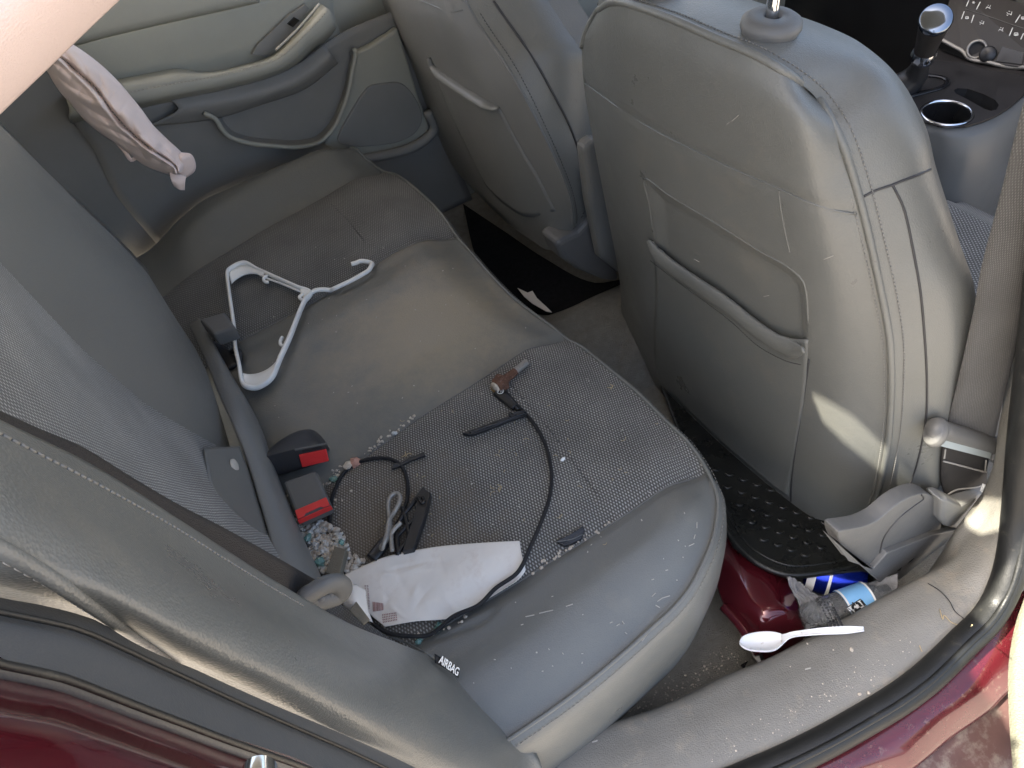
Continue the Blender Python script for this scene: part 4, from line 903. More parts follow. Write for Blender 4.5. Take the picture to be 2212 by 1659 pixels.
sbq = [P(2014, 930, y=.262), P(2162, 972, y=.234)]
exb = (sbq[1] - sbq[0]); lenb = exb.length; exb.normalize(); vb = ray(2090, 950); eyb = vb.cross(exb).normalized(); ezb = exb.cross(eyb)
if eyb.dot(Vector((0, 0, 1))) < 0: eyb = -eyb
cb = (sbq[0] + sbq[1]) / 2
stp = tube('stopper_bar', [cb - exb * lenb * .5 + eyb * .004, cb + exb * lenb * .5 + eyb * .004], .0105, M['plastic'], fbt, seg=20, n=8, prof=(1.2, 1.0), fix=eyb)
for s_ in (-1, 1):
    q = cb + exb * s_ * lenb * .45 - eyb * .001
    tube('stopper_end', [q - exb * .011, q - exb * .009, q + exb * .009, q + exb * .011], lambda t: .0140 * (.8 + .2 * math.sin(math.pi * t)), M['plastic'], stp, seg=20, n=12, prof=(1.45, 1.0), fix=eyb)
box('stopper_strip', cb - eyb * .0115, exb * lenb * .38, eyb * .0048, vb * .011, M['palegrey'], stp)
an = [(2036, 1082), (2050, 1078), (2080, 1092), (2120, 1070), (2142, 1062), (2146, 1085), (2130, 1110), (2112, 1138), (2078, 1146), (2046, 1140), (2034, 1125)]
ac = prism('anchor_cover', [P(u, v, y=.222) for u, v in an], (0, .03, 0), M['doordk'], fbt, bevel=.007)
AC = bvh(ac)
lathe('anchor_cap', on(AC, 2092, 1122, .001), -ray(2092, 1122), [(.0001, .002), (.010, .0015), (.0125, -.002)], M['doordk'], ac, seg=20)
prism('metal_tongue', [P(u, v, y=.215) for u, v in ((2128, 1048), (2142, 1054), (2134, 1070), (2122, 1064))], (0, .004, 0), M['white'], fbt)
# ------------------------------------------------------------------ buckles on the cushion
def poly3(name, pts, zt, zb, m, parent, bevel=.004):
    top = [P(u, v, z=zt) for u, v in pts]
    return prism(name, top, Vector((0, 0, zb - zt)), m, parent, bevel=bevel)
ba = thing('seat_belt_buckle', C(650, 1000), 'dark belt buckle with its red button face up, upper of the red pair', 'belt buckle')
e = [P(635, 969, z=.062), P(706, 955, z=.062), P(715, 996, z=.028), P(647, 1013, z=.028)]
back = Vector((-.060, .03, -.012))
mk('body', e + [p + back * (1 if i in (0, 3) else 1) for i, p in enumerate(e)], [(0, 1, 2, 3)[::-1], (4, 5, 6, 7), (0, 4, 5, 1)[::-1], (1, 5, 6, 2)[::-1], (2, 6, 7, 3)[::-1], (3, 7, 4, 0)[::-1]], M['buckledk'], ba, smooth=False, bevel=.004)
nrm = (e[1] - e[0]).cross(e[3] - e[0]).normalized()
if nrm.dot(ray(680, 985)) > 0: nrm = -nrm
bl = lambda s, t: e[0].lerp(e[1], s).lerp(e[3].lerp(e[2], s), t)
prism('red_button', [bl(.10, .30) , bl(.95, .30), bl(.95, .93), bl(.10, .93)], nrm * .003, M['red'], ba, bevel=.0015)
prism('slot', [bl(.22, .08), bl(.82, .08), bl(.82, .26), bl(.22, .26)], nrm * .0006, M['tagblk'], ba)
prism('rim', [bl(.02, .0), bl(.99, .0), bl(.99, .09), bl(.02, .09)], nrm * .003, M['buckle'], ba, bevel=.001)
arch = [C(u, v, -.002) for u, v in ((588, 1012), (592, 985), (603, 958), (625, 938), (650, 927), (677, 927), (698, 945), (714, 972))]
t0, t1 = e[0] + back, e[1] + back * .25
crest = [t0.lerp(t1, i / 7) + up * (.003 * math.sin(math.pi * i / 7)) for i in range(8)]
surf('elastic_stalk', [arch, [a.lerp(b, .35) + up * .008 for a, b in zip(arch, crest)], [a.lerp(b, .75) + up * .005 for a, b in zip(arch, crest)], crest, [p - up * .004 - back * .3 for p in crest]], 30, 20, M['buckledk'], ba)
bb = thing('seat_belt_buckle', C(665, 1080), 'grey belt buckle lying flat with a red end, beside the pebble pile', 'belt buckle')
tq_ = [(610, 1040), (682, 1014), (714, 1090), (642, 1122)]
zt = [.045, .045, .040, .040]
top = [P(u, v, z=z) for (u, v), z in zip(tq_, zt)]; bot = [p + Vector((0, 0, -.024)) for p in top]
mk('body', top + bot, [(0, 1, 2, 3)[::-1], (4, 5, 6, 7), (0, 4, 5, 1)[::-1], (1, 5, 6, 2)[::-1], (2, 6, 7, 3)[::-1], (3, 7, 4, 0)[::-1]], M['buckle'], bb, smooth=False, bevel=.005)
bt_ = lambda s, t: top[0].lerp(top[1], s).lerp(top[3].lerp(top[2], s), t)
up = Vector((0, 0, 1)); dn = (top[3] - top[0]).normalized()
ro = [bt_(.03, .80), bt_(.97, .80), bt_(.98, 1.015), bt_(.80, 1.015), bt_(.72, .965), bt_(.28, .965), bt_(.20, 1.015), bt_(.02, 1.015)]
prism('red_button', [p + up * .0006 for p in ro], up * .0016, M['red'], bb, bevel=.0008)
prism('red_face', [top[3] + dn * .001, top[2] + dn * .001, top[2] + dn * .001 - up * .009, top[3] + dn * .001 - up * .009], dn * .001, M['red'], bb)
bc = thing('seat_belt_buckle', C(470, 715), 'plain grey belt buckle without red, next to the white coat hanger', 'belt buckle')
tq_ = [(429, 689), (484, 672), (508, 706), (460, 722)]
top = [P(u, v, z=.055) for u, v in tq_]; bot = [p + Vector((0, 0, -.03)) for p in top]
mk('body', top + bot, [(0, 1, 2, 3)[::-1], (4, 5, 6, 7), (0, 4, 5, 1)[::-1], (1, 5, 6, 2)[::-1], (2, 6, 7, 3)[::-1], (3, 7, 4, 0)[::-1]], M['plastic'], bc, smooth=False, bevel=.005)
tube('latch_frame', [C(474, 742, .012), C(480, 735, .018), C(500, 730, .018), C(512, 738, .012)], .0035, M['black'], bc, n=20)
tube('webbing_stalk', [C(462, 745, .006), C(478, 760, .008), C(495, 775, .006), C(508, 795, .004)], .008, M['buckledk'], bc, n=20, prof=(.5, 1.4))
tube('latch_clip', [C(508, 770, .01), C(520, 765, .012), C(528, 775, .01), C(522, 792, .006)], .004, M['black'], bc, n=20)
# ------------------------------------------------------------------ coat hanger
def hz(u, v): return .2149 * u + 411.3, .2149 * v + 548.6
def HC(u, v, l=.012): return C(*hz(u, v), l)
hg = thing('coat_hanger', C(600, 690), 'white plastic coat hanger lying on the stained seat middle', 'coat hanger')
fr_ = [(1222, 432), (1100, 385), (960, 325), (800, 252), (700, 208), (600, 172), (530, 180), (450, 222), (418, 250), (412, 300), (425, 420), (450, 600), (480, 800), (520, 1010), (560, 1190), (585, 1320), (605, 1375), (640, 1398), (700, 1392), (770, 1365), (830, 1320), (868, 1265), (930, 1110), (1020, 920), (1110, 710), (1180, 540), (1222, 432)]
pts = [HC(u, v, .010 + .010 * (1 if u < 700 else .4)) for u, v in fr_]
tube('frame', pts[:-1], .0042, M['white'], hg, seg=10, n=200, closed=True, prof=(1.35, .8))
hk = [(1222, 432), (1270, 405), (1340, 388), (1410, 392), (1480, 396), (1540, 368), (1650, 315), (1750, 258), (1815, 215), (1842, 170), (1825, 125), (1780, 108), (1720, 110), (1670, 128), (1630, 145)]
tube('hook', [HC(u, v, .012) for u, v in hk], .0042, M['white'], hg, seg=12, n=110)
def plate(pts_o, pts_i, name):
    o_ = [HC(u, v, .018) for u, v in pts_o]; i_ = [HC(u, v, .014) for u, v in pts_i]
    surf(name, [o_, i_], 20, 4, M['white'], hg, solid=.0025)
plate([(418, 250), (450, 222), (530, 180), (600, 172), (700, 208), (760, 236)], [(440, 350), (480, 312), (545, 272), (610, 252), (690, 256), (770, 285)], 'corner_web')
plate([(595, 1255), (605, 1375), (700, 1392), (770, 1365), (868, 1265), (905, 1170)], [(600, 1250), (650, 1255), (710, 1250), (780, 1225), (840, 1185), (895, 1130)], 'corner_web')
plate([(1130, 395), (1222, 432), (1190, 520)], [(1125, 440), (1140, 470), (1160, 510)], 'neck_web')
tube('strap_notch', [HC(u, v, .015) for u, v in ((800, 275), (770, 300), (768, 325), (790, 342), (815, 342))], .0030, M['white'], hg, n=20)
tube('strap_notch', [HC(u, v, .013) for u, v in ((985, 965), (955, 978), (932, 962), (935, 930), (955, 895))], .0030, M['white'], hg, n=20)
tube('strap_notch', [HC(u, v, .015) for u, v in ((1150, 450), (1125, 465), (1112, 485), (1135, 500))], .0030, M['white'], hg, n=16)
tube('stiffening_rib', [HC(u, v, .013) for u, v in ((705, 250), (800, 298), (940, 350), (1120, 425))], .002, M['white'], hg, n=30)
tube('stiffening_rib', [HC(u, v, .012) for u, v in ((1160, 525), (1085, 720), (985, 930), (910, 1090))], .002, M['white'], hg, n=30)
# ------------------------------------------------------------------ rusty bolt
bz = lambda u, v: (987.5 + u * .1488, 740.6 + v * .1488)
bo_ = thing('bolt', C(1080, 845), 'rusty steel bolt with a flanged head on the woven seat', 'bolt')
A, B = C(*bz(660, 650), .011), C(*bz(1020, 330), .007)
ax = (B - A).normalized(); ln = (B - A).length
def knurl(n=46):
    pr = []
    for i in range(n): pr.append((.0056 + (.0006 if i % 2 else 0), ln * (.12 + .88 * i / (n - 1))))
    return pr
lathe('shank', A, ax, knurl() + [(.0001, ln + .0005)], M['steel'], bo_, seg=16)
lathe('rusted_neck', A, ax, [(.0085, 0), (.0070, ln * .2), (.0066, ln * .42), (.0062, ln * .55)], M['rust'], bo_, seg=16)
hv = lathe_geo(A, ax, [(.0001, -.013), (.0095, -.012), (.0130, -.009), (.0130, -.002), (.0150, -.001), (.0150, .004), (.009, .007)], 7)
mk('head', *hv, M['rust'], bo_, smooth=False, bevel=.0012)
lathe('washer', A - ax * .015, ax, [(.0001, 0), (.0085, 0), (.009, .0015), (.0085, .003), (.0001, .003)], M['pebble'], bo_, seg=18)
# ------------------------------------------------------------------ charging cable
ch = thing('charging_cable', C(1190, 1000), 'long black charging cable looping over seat and paper', 'cable')
cp_ = [(1110, 875), (1125, 888), (1150, 915), (1172, 950), (1186, 990), (1192, 1040), (1186, 1090), (1170, 1140), (1148, 1190), (1118, 1240), (1080, 1290), (1040, 1325), (990, 1352), (930, 1370), (880, 1373), (840, 1368), (812, 1350), (796, 1325), (780, 1300), (765, 1270), (748, 1240), (725, 1215), (716, 1180), (715, 1140), (718, 1085), (730, 1050), (748, 1022), (775, 1003), (805, 994), (835, 993), (860, 1002), (875, 1022), (882, 1050), (880, 1085), (870, 1115), (860, 1140), (850, 1160)]
def cab_lift(i): return .0035 + .012 * sm(4, 8, i) * sm(17, 12, i)
tube('cord', [C(u, v, cab_lift(i)) for i, (u, v) in enumerate(cp_)], .0027, M['tagblk'], ch, seg=10, n=320)
pa, pb_ = C(*bz(590, 755), .006), C(*bz(840, 970), .005)
axp = (pb_ - pa).normalized(); sd = axp.cross(up).normalized()
plug = [pa.lerp(pb_, t) for t in (0, .12, .4, .7, 1)]
pg = tube('plug', plug, lambda t: .0098 - .0030 * t ** 2, M['black'], ch, seg=16, n=24, prof=(.62, 1.0), fix=(0, 0, 1))
tube('strain_relief', [pb_, pb_ + axp * .006, C(1112, 877, .004)], .0034, M['black'], pg, n=10)
box('plug_tip', pa - axp * .006, axp * .007, sd * .0048, up * .0028, M['gold'], pg)
q = pa.lerp(pb_, .16) + up * .0068
ring = [q + axp * math.cos(a_ * math.pi / 10) * .0048 + sd * math.sin(a_ * math.pi / 10) * .0050 for a_ in range(20)]
v, f = join_geo([tube_geo(ring, .0007, 6, 40, True), tube_geo([q - axp * .003 + sd * .001, q - axp * .001 + sd * .003], .0006, 5, 3), tube_geo([q - axp * .001 - sd * .002, q + axp * .002 + sd * .001], .0006, 5, 3), tube_geo([q + axp * .001 - sd * .003, q + axp * .003 - sd * .001], .0006, 5, 3)])
mk('emblem', v, f, M['glyph'], pg)
v, f = join_geo([box_geo(pa.lerp(pb_, .5 + .07 * i) + up * .0042 - sd * .001, axp * .0006, sd * .003, up * .0006) for i in range(4)]); mk('grip_ribs', v, f, M['buckle'], pg, smooth=False)
pa2, pb2 = C(815, 1205, .010), C(845, 1165, .008)
tube('second_plug', [pa2 + (pa2 - pb2) * .25, pa2, pa2.lerp(pb2, .5), pb2, pb2 + (pb2 - pa2) * .5], lambda t: .009 - .006 * sm(.45, 1, t), M['black'], ch, seg=14, n=26, prof=(.6, 1), fix=(0, 0, 1))
# ------------------------------------------------------------------ broken black plastic
def shard(name, pts, h, lift, label, cat='plastic shard', m='black', group=None, sub=None):
    top = [C(u, v, lift + h) for u, v in pts]
    o = prism(name, top, (0, 0, -h), M[m], None, bevel=.0008); return tag(o, label, cat, group)
s1 = thing('plastic_shard', C(1070, 920), 'long pointed black plastic sliver with a hole, touching the cable', 'plastic shard')
bp_ = [bz(*p) for p in ((85, 1360), (160, 1335), (330, 1275), (520, 1205), (720, 1130), (790, 1075), (860, 1060), (960, 1040), (1000, 1085), (960, 1120), (800, 1170), (600, 1250), (420, 1320), (280, 1370), (190, 1392))]
prism('blade', [C(u, v, .010) for u, v in bp_], (0, 0, -.006), M['black'], s1, bevel=.0012)
ridge = [bz(*p) for p in ((200, 1370), (420, 1285), (650, 1215), (860, 1130), (980, 1090))]
tube('ridge', [C(u, v, .0105) for u, v in ridge], .0016, M['blackgl'], s1, n=30)
lathe('hole_rim', C(*bz(790, 1105), .0102), up, [(.0035, 0), (.0040, .0012), (.0030, .0014), (.0026, 0)], M['blackgl'], s1, seg=16)
zb = lambda u, v: (576 + u * .2976, 877.8 + v * .2976)
s2 = shard('plastic_shard', [zb(*p) for p in ((905, 460), (935, 430), (990, 420), (1040, 385), (1085, 372), (1145, 345), (1158, 372), (1090, 398), (1050, 408), (1010, 432), (960, 455), (915, 472))], .004, .002, 'small ragged black plastic scrap inside the cable loop')
s3 = shard('plastic_shard', [(1200, 1172), (1230, 1156), (1258, 1138), (1262, 1146), (1254, 1165), (1236, 1174), (1218, 1180)], .005, .0, 'glossy black plastic chip on the edge of the near vinyl bolster', m='blackgl')
tube('plastic_edge', [C(1200, 1173, .006), C(1232, 1168, .006), C(1256, 1156, .006)], .0008, M['buckle'], s3, n=10)
br = thing('plastic_bracket', C(890, 1130), 'broken black lattice bracket half hidden beneath the white paper', 'plastic bracket')
def zc3(u, v, l): return C(*zb(u, v), l)
bar = [(1155, 630), (1170, 655), (1210, 680), (1190, 760), (1160, 880), (1120, 1000), (1090, 1090), (1010, 1110), (1040, 1010), (1090, 850), (1110, 740), (1095, 710)]
prism('main_bar', [zc3(u, v, .020) for u, v in bar], (0, 0, -.012), M['black'], br, bevel=.0015)
for pth, r in (([(1105, 700), (1060, 760), (1010, 820), (960, 900)], .0035), ([(1000, 770), (1030, 870), (1050, 960), (1060, 1040)], .0035), ([(1090, 850), (1030, 910), (960, 990), (920, 1060)], .003), ([(1100, 760), (1120, 830), (1090, 900)], .003), ([(1050, 1000), (1000, 1060), (960, 1110)], .0035), ([(960, 960), (965, 1040), (975, 1110)], .004)):
    tube('lattice_bar', [zc3(u, v, .013) for u, v in pth], r, M['black'], br, seg=8, n=16)
tube('broken_tab', [zc3(u, v, .021) for u, v in ((1120, 720), (1145, 760), (1165, 750), (1150, 715))], .0022, M['blackgl'], br, n=20)
hw = thing('wire_hook', C(860, 1130), 'twisted grey steel wire hook lying against the black bracket', 'wire hook')
wp = [(945, 1115), (938, 1040), (932, 960), (926, 890), (918, 830), (914, 780), (925, 730), (950, 702), (978, 698), (996, 720), (995, 755), (975, 800), (948, 850), (930, 900), (920, 960), (912, 1020), (895, 1070), (872, 1100), (866, 1085), (895, 1050), (930, 1000), (965, 950), (1005, 908)]
tube('wire', [zc3(u, v, .024 + (.005 if 12 < i < 17 else 0)) for i, (u, v) in enumerate(wp)], .0031, M['steel'], hw, seg=10, n=160)
# foam strips by the belt
k1_ = tag(prism('foam_strip', [C(u, v, .02) for u, v in ((738, 1192), (761, 1198), (748, 1256), (719, 1248))], (0, 0, -.014), M['khaki'], None, bevel=.001), 'dark dusty foam strip standing among the pebbles', 'foam strip')
k2_ = tag(prism('foam_strip', [P(u, v, z=.085) for u, v in ((769, 1298), (798, 1337), (784, 1348), (754, 1318))], (0, 0, -.004), M['khaki'], None, bevel=.001), 'khaki foam strip stuck to the belt below the guide loop', 'foam strip')
# ------------------------------------------------------------------ paper sheet
pr = [[(752, 1248), (840, 1212), (940, 1190), (1040, 1182), (1124, 1177)], [(764, 1275), (850, 1248), (945, 1226), (1045, 1214), (1128, 1203)], [(780, 1298), (862, 1284), (955, 1262), (1050, 1246), (1133, 1232)], [(800, 1325), (880, 1316), (968, 1300), (1055, 1282), (1134, 1256)], [(838, 1357), (900, 1348), (980, 1334), (1050, 1312), (1122, 1272)]]
pt = thing('paper_sheet', C(950, 1260), 'crumpled white paper with faint red barcode under the cable', 'paper')
rows = [[C(u, v, .011 + .0015 * math.sin(i * 2.1 + j * 1.3)) for i, (u, v) in enumerate(r)] for j, r in enumerate(pr)]
rr_ = [cr(r, 70) for r in rows]; colz = [cr([r[i] for r in rr_], 46) for i in range(70)]
rows2 = [[colz[i][j] for i in range(70)] for j in range(46)]
rnd = random.Random(5)
crs = [(rnd.uniform(.05, .55), rnd.uniform(.1, .9), rnd.uniform(0, math.pi), rnd.uniform(.08, .25), rnd.choice((-1, 1)) * rnd.uniform(.0009, .0022)) for _ in range(15)]
for j in range(46):
    for i in range(70):
        s, t = i / 69, j / 45; h = 0
        for cx_, cy_, an_, le, am in crs:
            dx, dy = (s - cx_) * 2.2, t - cy_; a_ = dx * math.cos(an_) + dy * math.sin(an_); b_ = -dx * math.sin(an_) + dy * math.cos(an_)
            h += am * math.exp(-abs(b_) / .03) * math.exp(-(a_ / le) ** 2)
        rows2[j][i] = rows2[j][i] + up * h
v, f = grid(rows2); po_ = mk('sheet', v, f, M['paper'], pt, solid=.0006); PA = bvh(po_)
fold = [[P(745, 1285, z=.06), P(765, 1262, z=.055), P(790, 1275, z=.05)], [P(740, 1305, z=.055), P(768, 1300, z=.062), P(795, 1315, z=.045)], [P(758, 1322, z=.04), P(780, 1335, z=.045), P(806, 1345, z=.03)]]
surf('folded_corner', fold, 12, 12, M['paper'], pt, solid=.0006)
bars = []; pz = lambda u, v: on(PA, *zb(u, v), .0006)
x_ = 770
for i in range(11):
    wd = rnd.choice((2.5, 4, 6)); bars.append(prism_geo([pz(x_, 1420 + i), pz(x_ + wd, 1420 + i), pz(x_ + wd + 4, 1490 - i), pz(x_ + 4, 1490 - i)], (0, 0, .0003))); x_ += wd + 3
v, f = join_geo(bars); mk('barcode', v, f, M['print_'], pt, smooth=False)
dots = []
for r in range(4):
    for c in range(9):
        u, v = 842 + c * 12 + r * 1.5, 1512 + r * 17 - c * 2.2
        dots.append(tube_geo([pz(u, v), pz(u + 4, v + 8)], .0005, 5, 2)); dots.append(tube_geo([pz(u + 4, v), pz(u + 1, v + 8)], .0004, 5, 2))
v, f = join_geo(dots); mk('printed_digits', v, f, M['print_'], pt)
tx = []
for r in range(2):
    for c in range(16):
        u, v = 712 + r * 18 + c * .8, 1300 + c * 11
        tx.append(tube_geo([pz(u, v), pz(u + 9, v + rnd.uniform(-2, 4))], .0004, 5, 2))
v, f = join_geo(tx); mk('printed_text', v, f, M['print_'], pt)
# ------------------------------------------------------------------ pebbles, glass crumbs, flecks
ICO = None
def ico_geo(c, r, rnd, sub=1):
    global ICO
    if ICO is None:
        bm = bmesh.new(); bmesh.ops.create_icosphere(bm, subdivisions=1, radius=1); ICO = ([v.co.copy() for v in bm.verts], [tuple(v.index for v in f.verts) for f in bm.faces]); bm.free()
    sx, sy, sz = rnd.uniform(.7, 1.3), rnd.uniform(.7, 1.3), rnd.uniform(.55, .95); an = rnd.uniform(0, 6.28); ca_, sa_ = math.cos(an), math.sin(an)
    V = []
    for v in ICO[0]:
        k = rnd.uniform(.78, 1.18); x, y, z = v.x * sx * k, v.y * sy * k, v.z * sz * k
        V.append(Vector(c) + Vector((x * ca_ - y * sa_, x * sa_ + y * ca_, z)) * r)
    return V, ICO[1]
rnd = random.Random(11)
def scatter(name, spots, m, smooth=False, **k):
    v, f = join_geo([ico_geo(p, r, rnd) for p, r in spots]); return mk(name, v, f, m, smooth=smooth, **k)
pile, pile2 = [], []
polyp = [(652, 1142), (690, 1128), (735, 1150), (760, 1190), (790, 1215), (775, 1245), (735, 1258), (705, 1250), (684, 1215), (664, 1175)]
while len(pile) < 330:
    u, v = rnd.uniform(650, 790), rnd.uniform(1125, 1258)
    dense = inside(u, v, polyp)
    if not dense: continue
    if u > 735 and rnd.random() < .55: continue
    dd_ = rnd.random()
    (pile if dd_ < .62 else pile2).append((C(u, v, .002 + .010 * rnd.random() * (1 if u < 735 else .2)), rnd.uniform(.0022, .0048)))
    if len(pile) + len(pile2) > 540: break
gp = scatter('pebble_pile', pile, M['pebble']); tag(gp, 'heap of pale pebbles at the seat crease below the buckle', 'pebbles', kind='stuff')
gp2 = scatter('glass_crumbs', pile2, M['clear']); tag(gp2, 'clear safety glass crumbs mixed into the pebble heap', 'glass crumbs', kind='stuff')
lines = []
for (a, b), n_ in ((((716, 1020), (738, 1012)), 7), (((775, 992), (902, 896)), 34), (((690, 1060), (735, 1020)), 16), (((505, 838), (530, 880)), 7), (((612, 1060), (640, 1130)), 9), (((900, 1382), (1010, 1340)), 14), (((1140, 1240), (1330, 1125)), 26), (((660, 1120), (760, 1060)), 14)):
    for _ in range(n_):
        t = rnd.random(); u, v = a[0] + (b[0] - a[0]) * t + rnd.gauss(0, 4), a[1] + (b[1] - a[1]) * t + rnd.gauss(0, 4)
        r_ = rnd.uniform(.0009, .0028); lines.append((C(u, v, r_ * .5), r_))
go = scatter('seam_grit', lines, M['pebble']); tag(go, 'small pale grit lodged along the seat seams', 'grit', kind='stuff')
for (u, v, r_, m, nm, lab, cat) in (
    (768, 1000, .0085, 'pebpink', 'pebble', 'pink pebble, largest on the seam by the cable loop', 'pebble'),
    (752, 1007, .007, 'pebble', 'pebble', 'beige pebble touching the pink pebble', 'pebble'),
    (818, 955, .0048, 'pebble', 'pebble', 'grey pebble higher up the seam, beyond the pink pebble', 'pebble'),
    (852, 937, .0045, 'clear', 'glass_chunk', 'whitish glass chunk at the top of the seam grit', 'glass chunk'),
    (720, 1036, .007, 'teal', 'glass_chunk', 'teal glass chunk on the seam between buckle and pink pebble', 'glass chunk'),
    (704, 1222, .0095, 'teal', 'glass_chunk', 'large teal glass chunk in the pebble heap', 'glass chunk'),
    (676, 1168, .006, 'teal', 'glass_chunk', 'green glass chunk near the red buckle end', 'glass chunk'),
    (748, 1180, .0055, 'teal', 'glass_chunk', 'bright teal glass bit at the cord side of the heap', 'glass chunk'),
    (682, 1214, .005, 'teal', 'glass_chunk', 'small pale teal glass bit at the heap border by the backrest', 'glass chunk'),
    (950, 1360, .0065, 'teal', 'glass_chunk', 'teal glass crumb below the paper beside the cable', 'glass chunk'),
    (905, 1384, .006, 'teal', 'glass_chunk', 'dull teal glass crumb by the bolster piping', 'glass chunk'),
    (1216, 994, .004, 'white', 'pebble', 'white chip resting on the fabric cross seam', 'pebble')):
    v_, f_ = ico_geo(C(u, v, r_ * .6 + (.010 if inside(u, v, polyp) else 0)), r_, rnd); tag(mk(nm, v_, f_, M[m], smooth=False, bevel=.0004), lab, cat)
# dry grass bits and pale flecks lying about
fk = []
def fleck(p, d, l, wd, n=up):
    d = (d - n * d.dot(n)).normalized(); s = n.cross(d); return box_geo(p + n * .0006, d * l, s * wd, n * .0003)
SKb = bvh(c1, sk_)
for u, v, du, dv, l in ((1505, 1135, 0, 30, .008), (1500, 1160, -4, 14, .006), (1492, 1178, -20, 4, .009), (1465, 1168, 4, 6, .002), (1438, 1290, 20, -4, .010), (1425, 1296, -12, 8, .007), (1420, 1310, 14, 12, .006), (1412, 1285, 10, -10, .006), (1335, 1350, 8, -4, .004), (1346, 1345, 4, 8, .004), (1320, 1345, 6, -2, .003), (1352, 1368, 3, 3, .003), (1392, 1378, 12, -16, .010), (1400, 1366, 10, -18, .006), (1180, 1322, 50, -12, .016), (1145, 1331, 25, -6, .010), (1230, 1308, 25, -8, .008), (1128, 1350, 6, -2, .003), (1410, 1252, 8, -2, .003), (1440, 1232, 4, 0, .003), (1258, 1412, 4, 0, .002), (1172, 1450, 2, 0, .002), (1186, 1403, 2, 4, .002), (1216, 1412, 2, 4, .002)):
    a_, b_ = on(SKb, u, v, .0004), on(SKb, u + du * .3, v + dv * .3, .0004); fk.append(fleck(a_, b_ - a_, l * .55, .0005))
for _ in range(150):
    u, v = rnd.uniform(560, 1550), rnd.uniform(500, 1540)
    hit = CU.ray_cast(CAM, ray(u, v))
    if hit[0] is None: continue
    a_ = C(u, v, .0003); b_ = a_ + Vector((rnd.uniform(-1, 1), rnd.uniform(-1, 1), 0)); fk.append(fleck(a_, b_ - a_, rnd.uniform(.0005, .0014), rnd.uniform(.0004, .0008)))
v, f = join_geo(fk); tag(mk('pale_flecks', v, f, M['fleck'], smooth=False), 'pale paint flecks and scuffs scattered on the seat vinyl', 'flecks', kind='stuff')
gr = []
for _ in range(34):
    u, v = rnd.uniform(800, 1420), rnd.uniform(840, 1180); hit = CU.ray_cast(CAM, ray(u, v))
    if hit[0] is None: continue
    p = C(u, v, .001); a_ = rnd.uniform(0, 6.28); l = rnd.uniform(.002, .006); gr.append(tube_geo([p, p + Vector((math.cos(a_), math.sin(a_), .1)) * l, p + Vector((math.cos(a_ + .6), math.sin(a_ + .6), .05)) * l * 1.7], .00035, 4, 5))
for u, v in ((1085, 1052), (1080, 1060), (1318, 842), (1312, 838), (868, 988), (890, 982)):
    p = C(u, v, .001); a_ = rnd.uniform(0, 6.28); gr.append(tube_geo([p, p + Vector((math.cos(a_), math.sin(a_), .15)) * .006, p + Vector((math.cos(a_ + .7), math.sin(a_ + .7), .05)) * .010], .0006, 4, 6))
v, f = join_geo(gr); tag(mk('dry_grass_bits', v, f, M['grime']), 'tiny straw coloured grass bits on the woven seat fabric', 'dry grass', kind='stuff')
# ------------------------------------------------------------------ floor: mats, trash
def FZ(u, v, h=0.0):
    return PG(u, v, lambda p: p.z - floor_z(p.x, p.y) - h, .3, 3)
fm = thing('floor_mat', FZ(1700, 1150), 'black ribbed rubber floor mat bent over the trash behind the front seat', 'floor mat')
mrows = [[P(1400, 760, z=-.31), P(1540, 820, z=-.31), P(1680, 880, z=-.31), P(1820, 950, z=-.31), P(1980, 1050, z=-.31)],
 [P(1490, 990, z=-.28), P(1560, 1050, z=-.28), P(1650, 1090, z=-.28), P(1770, 1130, z=-.28), P(1990, 1180, z=-.285)],
 [P(1535, 1080, z=-.262), P(1595, 1120, z=-.262), P(1680, 1160, z=-.262), P(1780, 1190, z=-.265), P(1975, 1205, z=-.275)],
 [P(1570, 1150, z=-.248), P(1625, 1190, z=-.248), P(1705, 1220, z=-.25), P(1785, 1225, z=-.255), P(1950, 1222, z=-.27)],
 [P(1585, 1178, z=-.245), P(1640, 1220, z=-.245), P(1708, 1245, z=-.247), P(1788, 1238, z=-.253), P(1945, 1232, z=-.27)]]
mo = surf('mat', mrows, 60, 60, M['rubber'], fm, solid=.007)
MO = bvh(mo)
tube('raised_rim', [on(MO, u, v, .001) for u, v in ((1552, 1100), (1576, 1156), (1606, 1192), (1645, 1222), (1704, 1242), (1786, 1235), (1850, 1222))], .0045, M['rubber'], fm, n=60)
tube('inner_rim', [on(MO, u, v, .001) for u, v in ((1566, 1096), (1602, 1160), (1640, 1196), (1704, 1222), (1780, 1218), (1840, 1208))], .0022, M['rubber'], fm, n=60)
for i in range(6):
    for j in range(9):
        u, v = 1545 + j * 32 + i * 26 - j * 2, 1010 + i * 38 + j * 11
        if not (MO.ray_cast(CAM, ray(u, v))[0]) or v > 1205 - abs(u - 1700) * .25: continue
        q = [on(MO, u + a_, v + b_, .0012) for a_, b_ in ((-8, 2), (-4, 6), (3, 7), (9, 4))]
        tube('tread_rib', q, .0030, M['rubber'], fm, seg=6, n=10)
dm = [[P(1000, 440, z=-.325), P(1090, 500, z=-.325), P(1180, 560, z=-.325), P(1280, 610, z=-.325), P(1360, 600, z=-.32)], [P(1030, 560, z=-.325), P(1080, 590, z=-.325), P(1140, 620, z=-.325), P(1220, 650, z=-.32), P(1300, 630, z=-.30)], [P(1080, 640, z=-.325), P(1130, 665, z=-.325), P(1170, 675, z=-.325), P(1212, 672, z=-.31), P(1296, 634, z=-.29)]]
sm_ = tag(surf('floor_mat', dm, 30, 30, M['darkmat'], None, solid=.008), 'black carpet floor mat in the far footwell', 'floor mat')
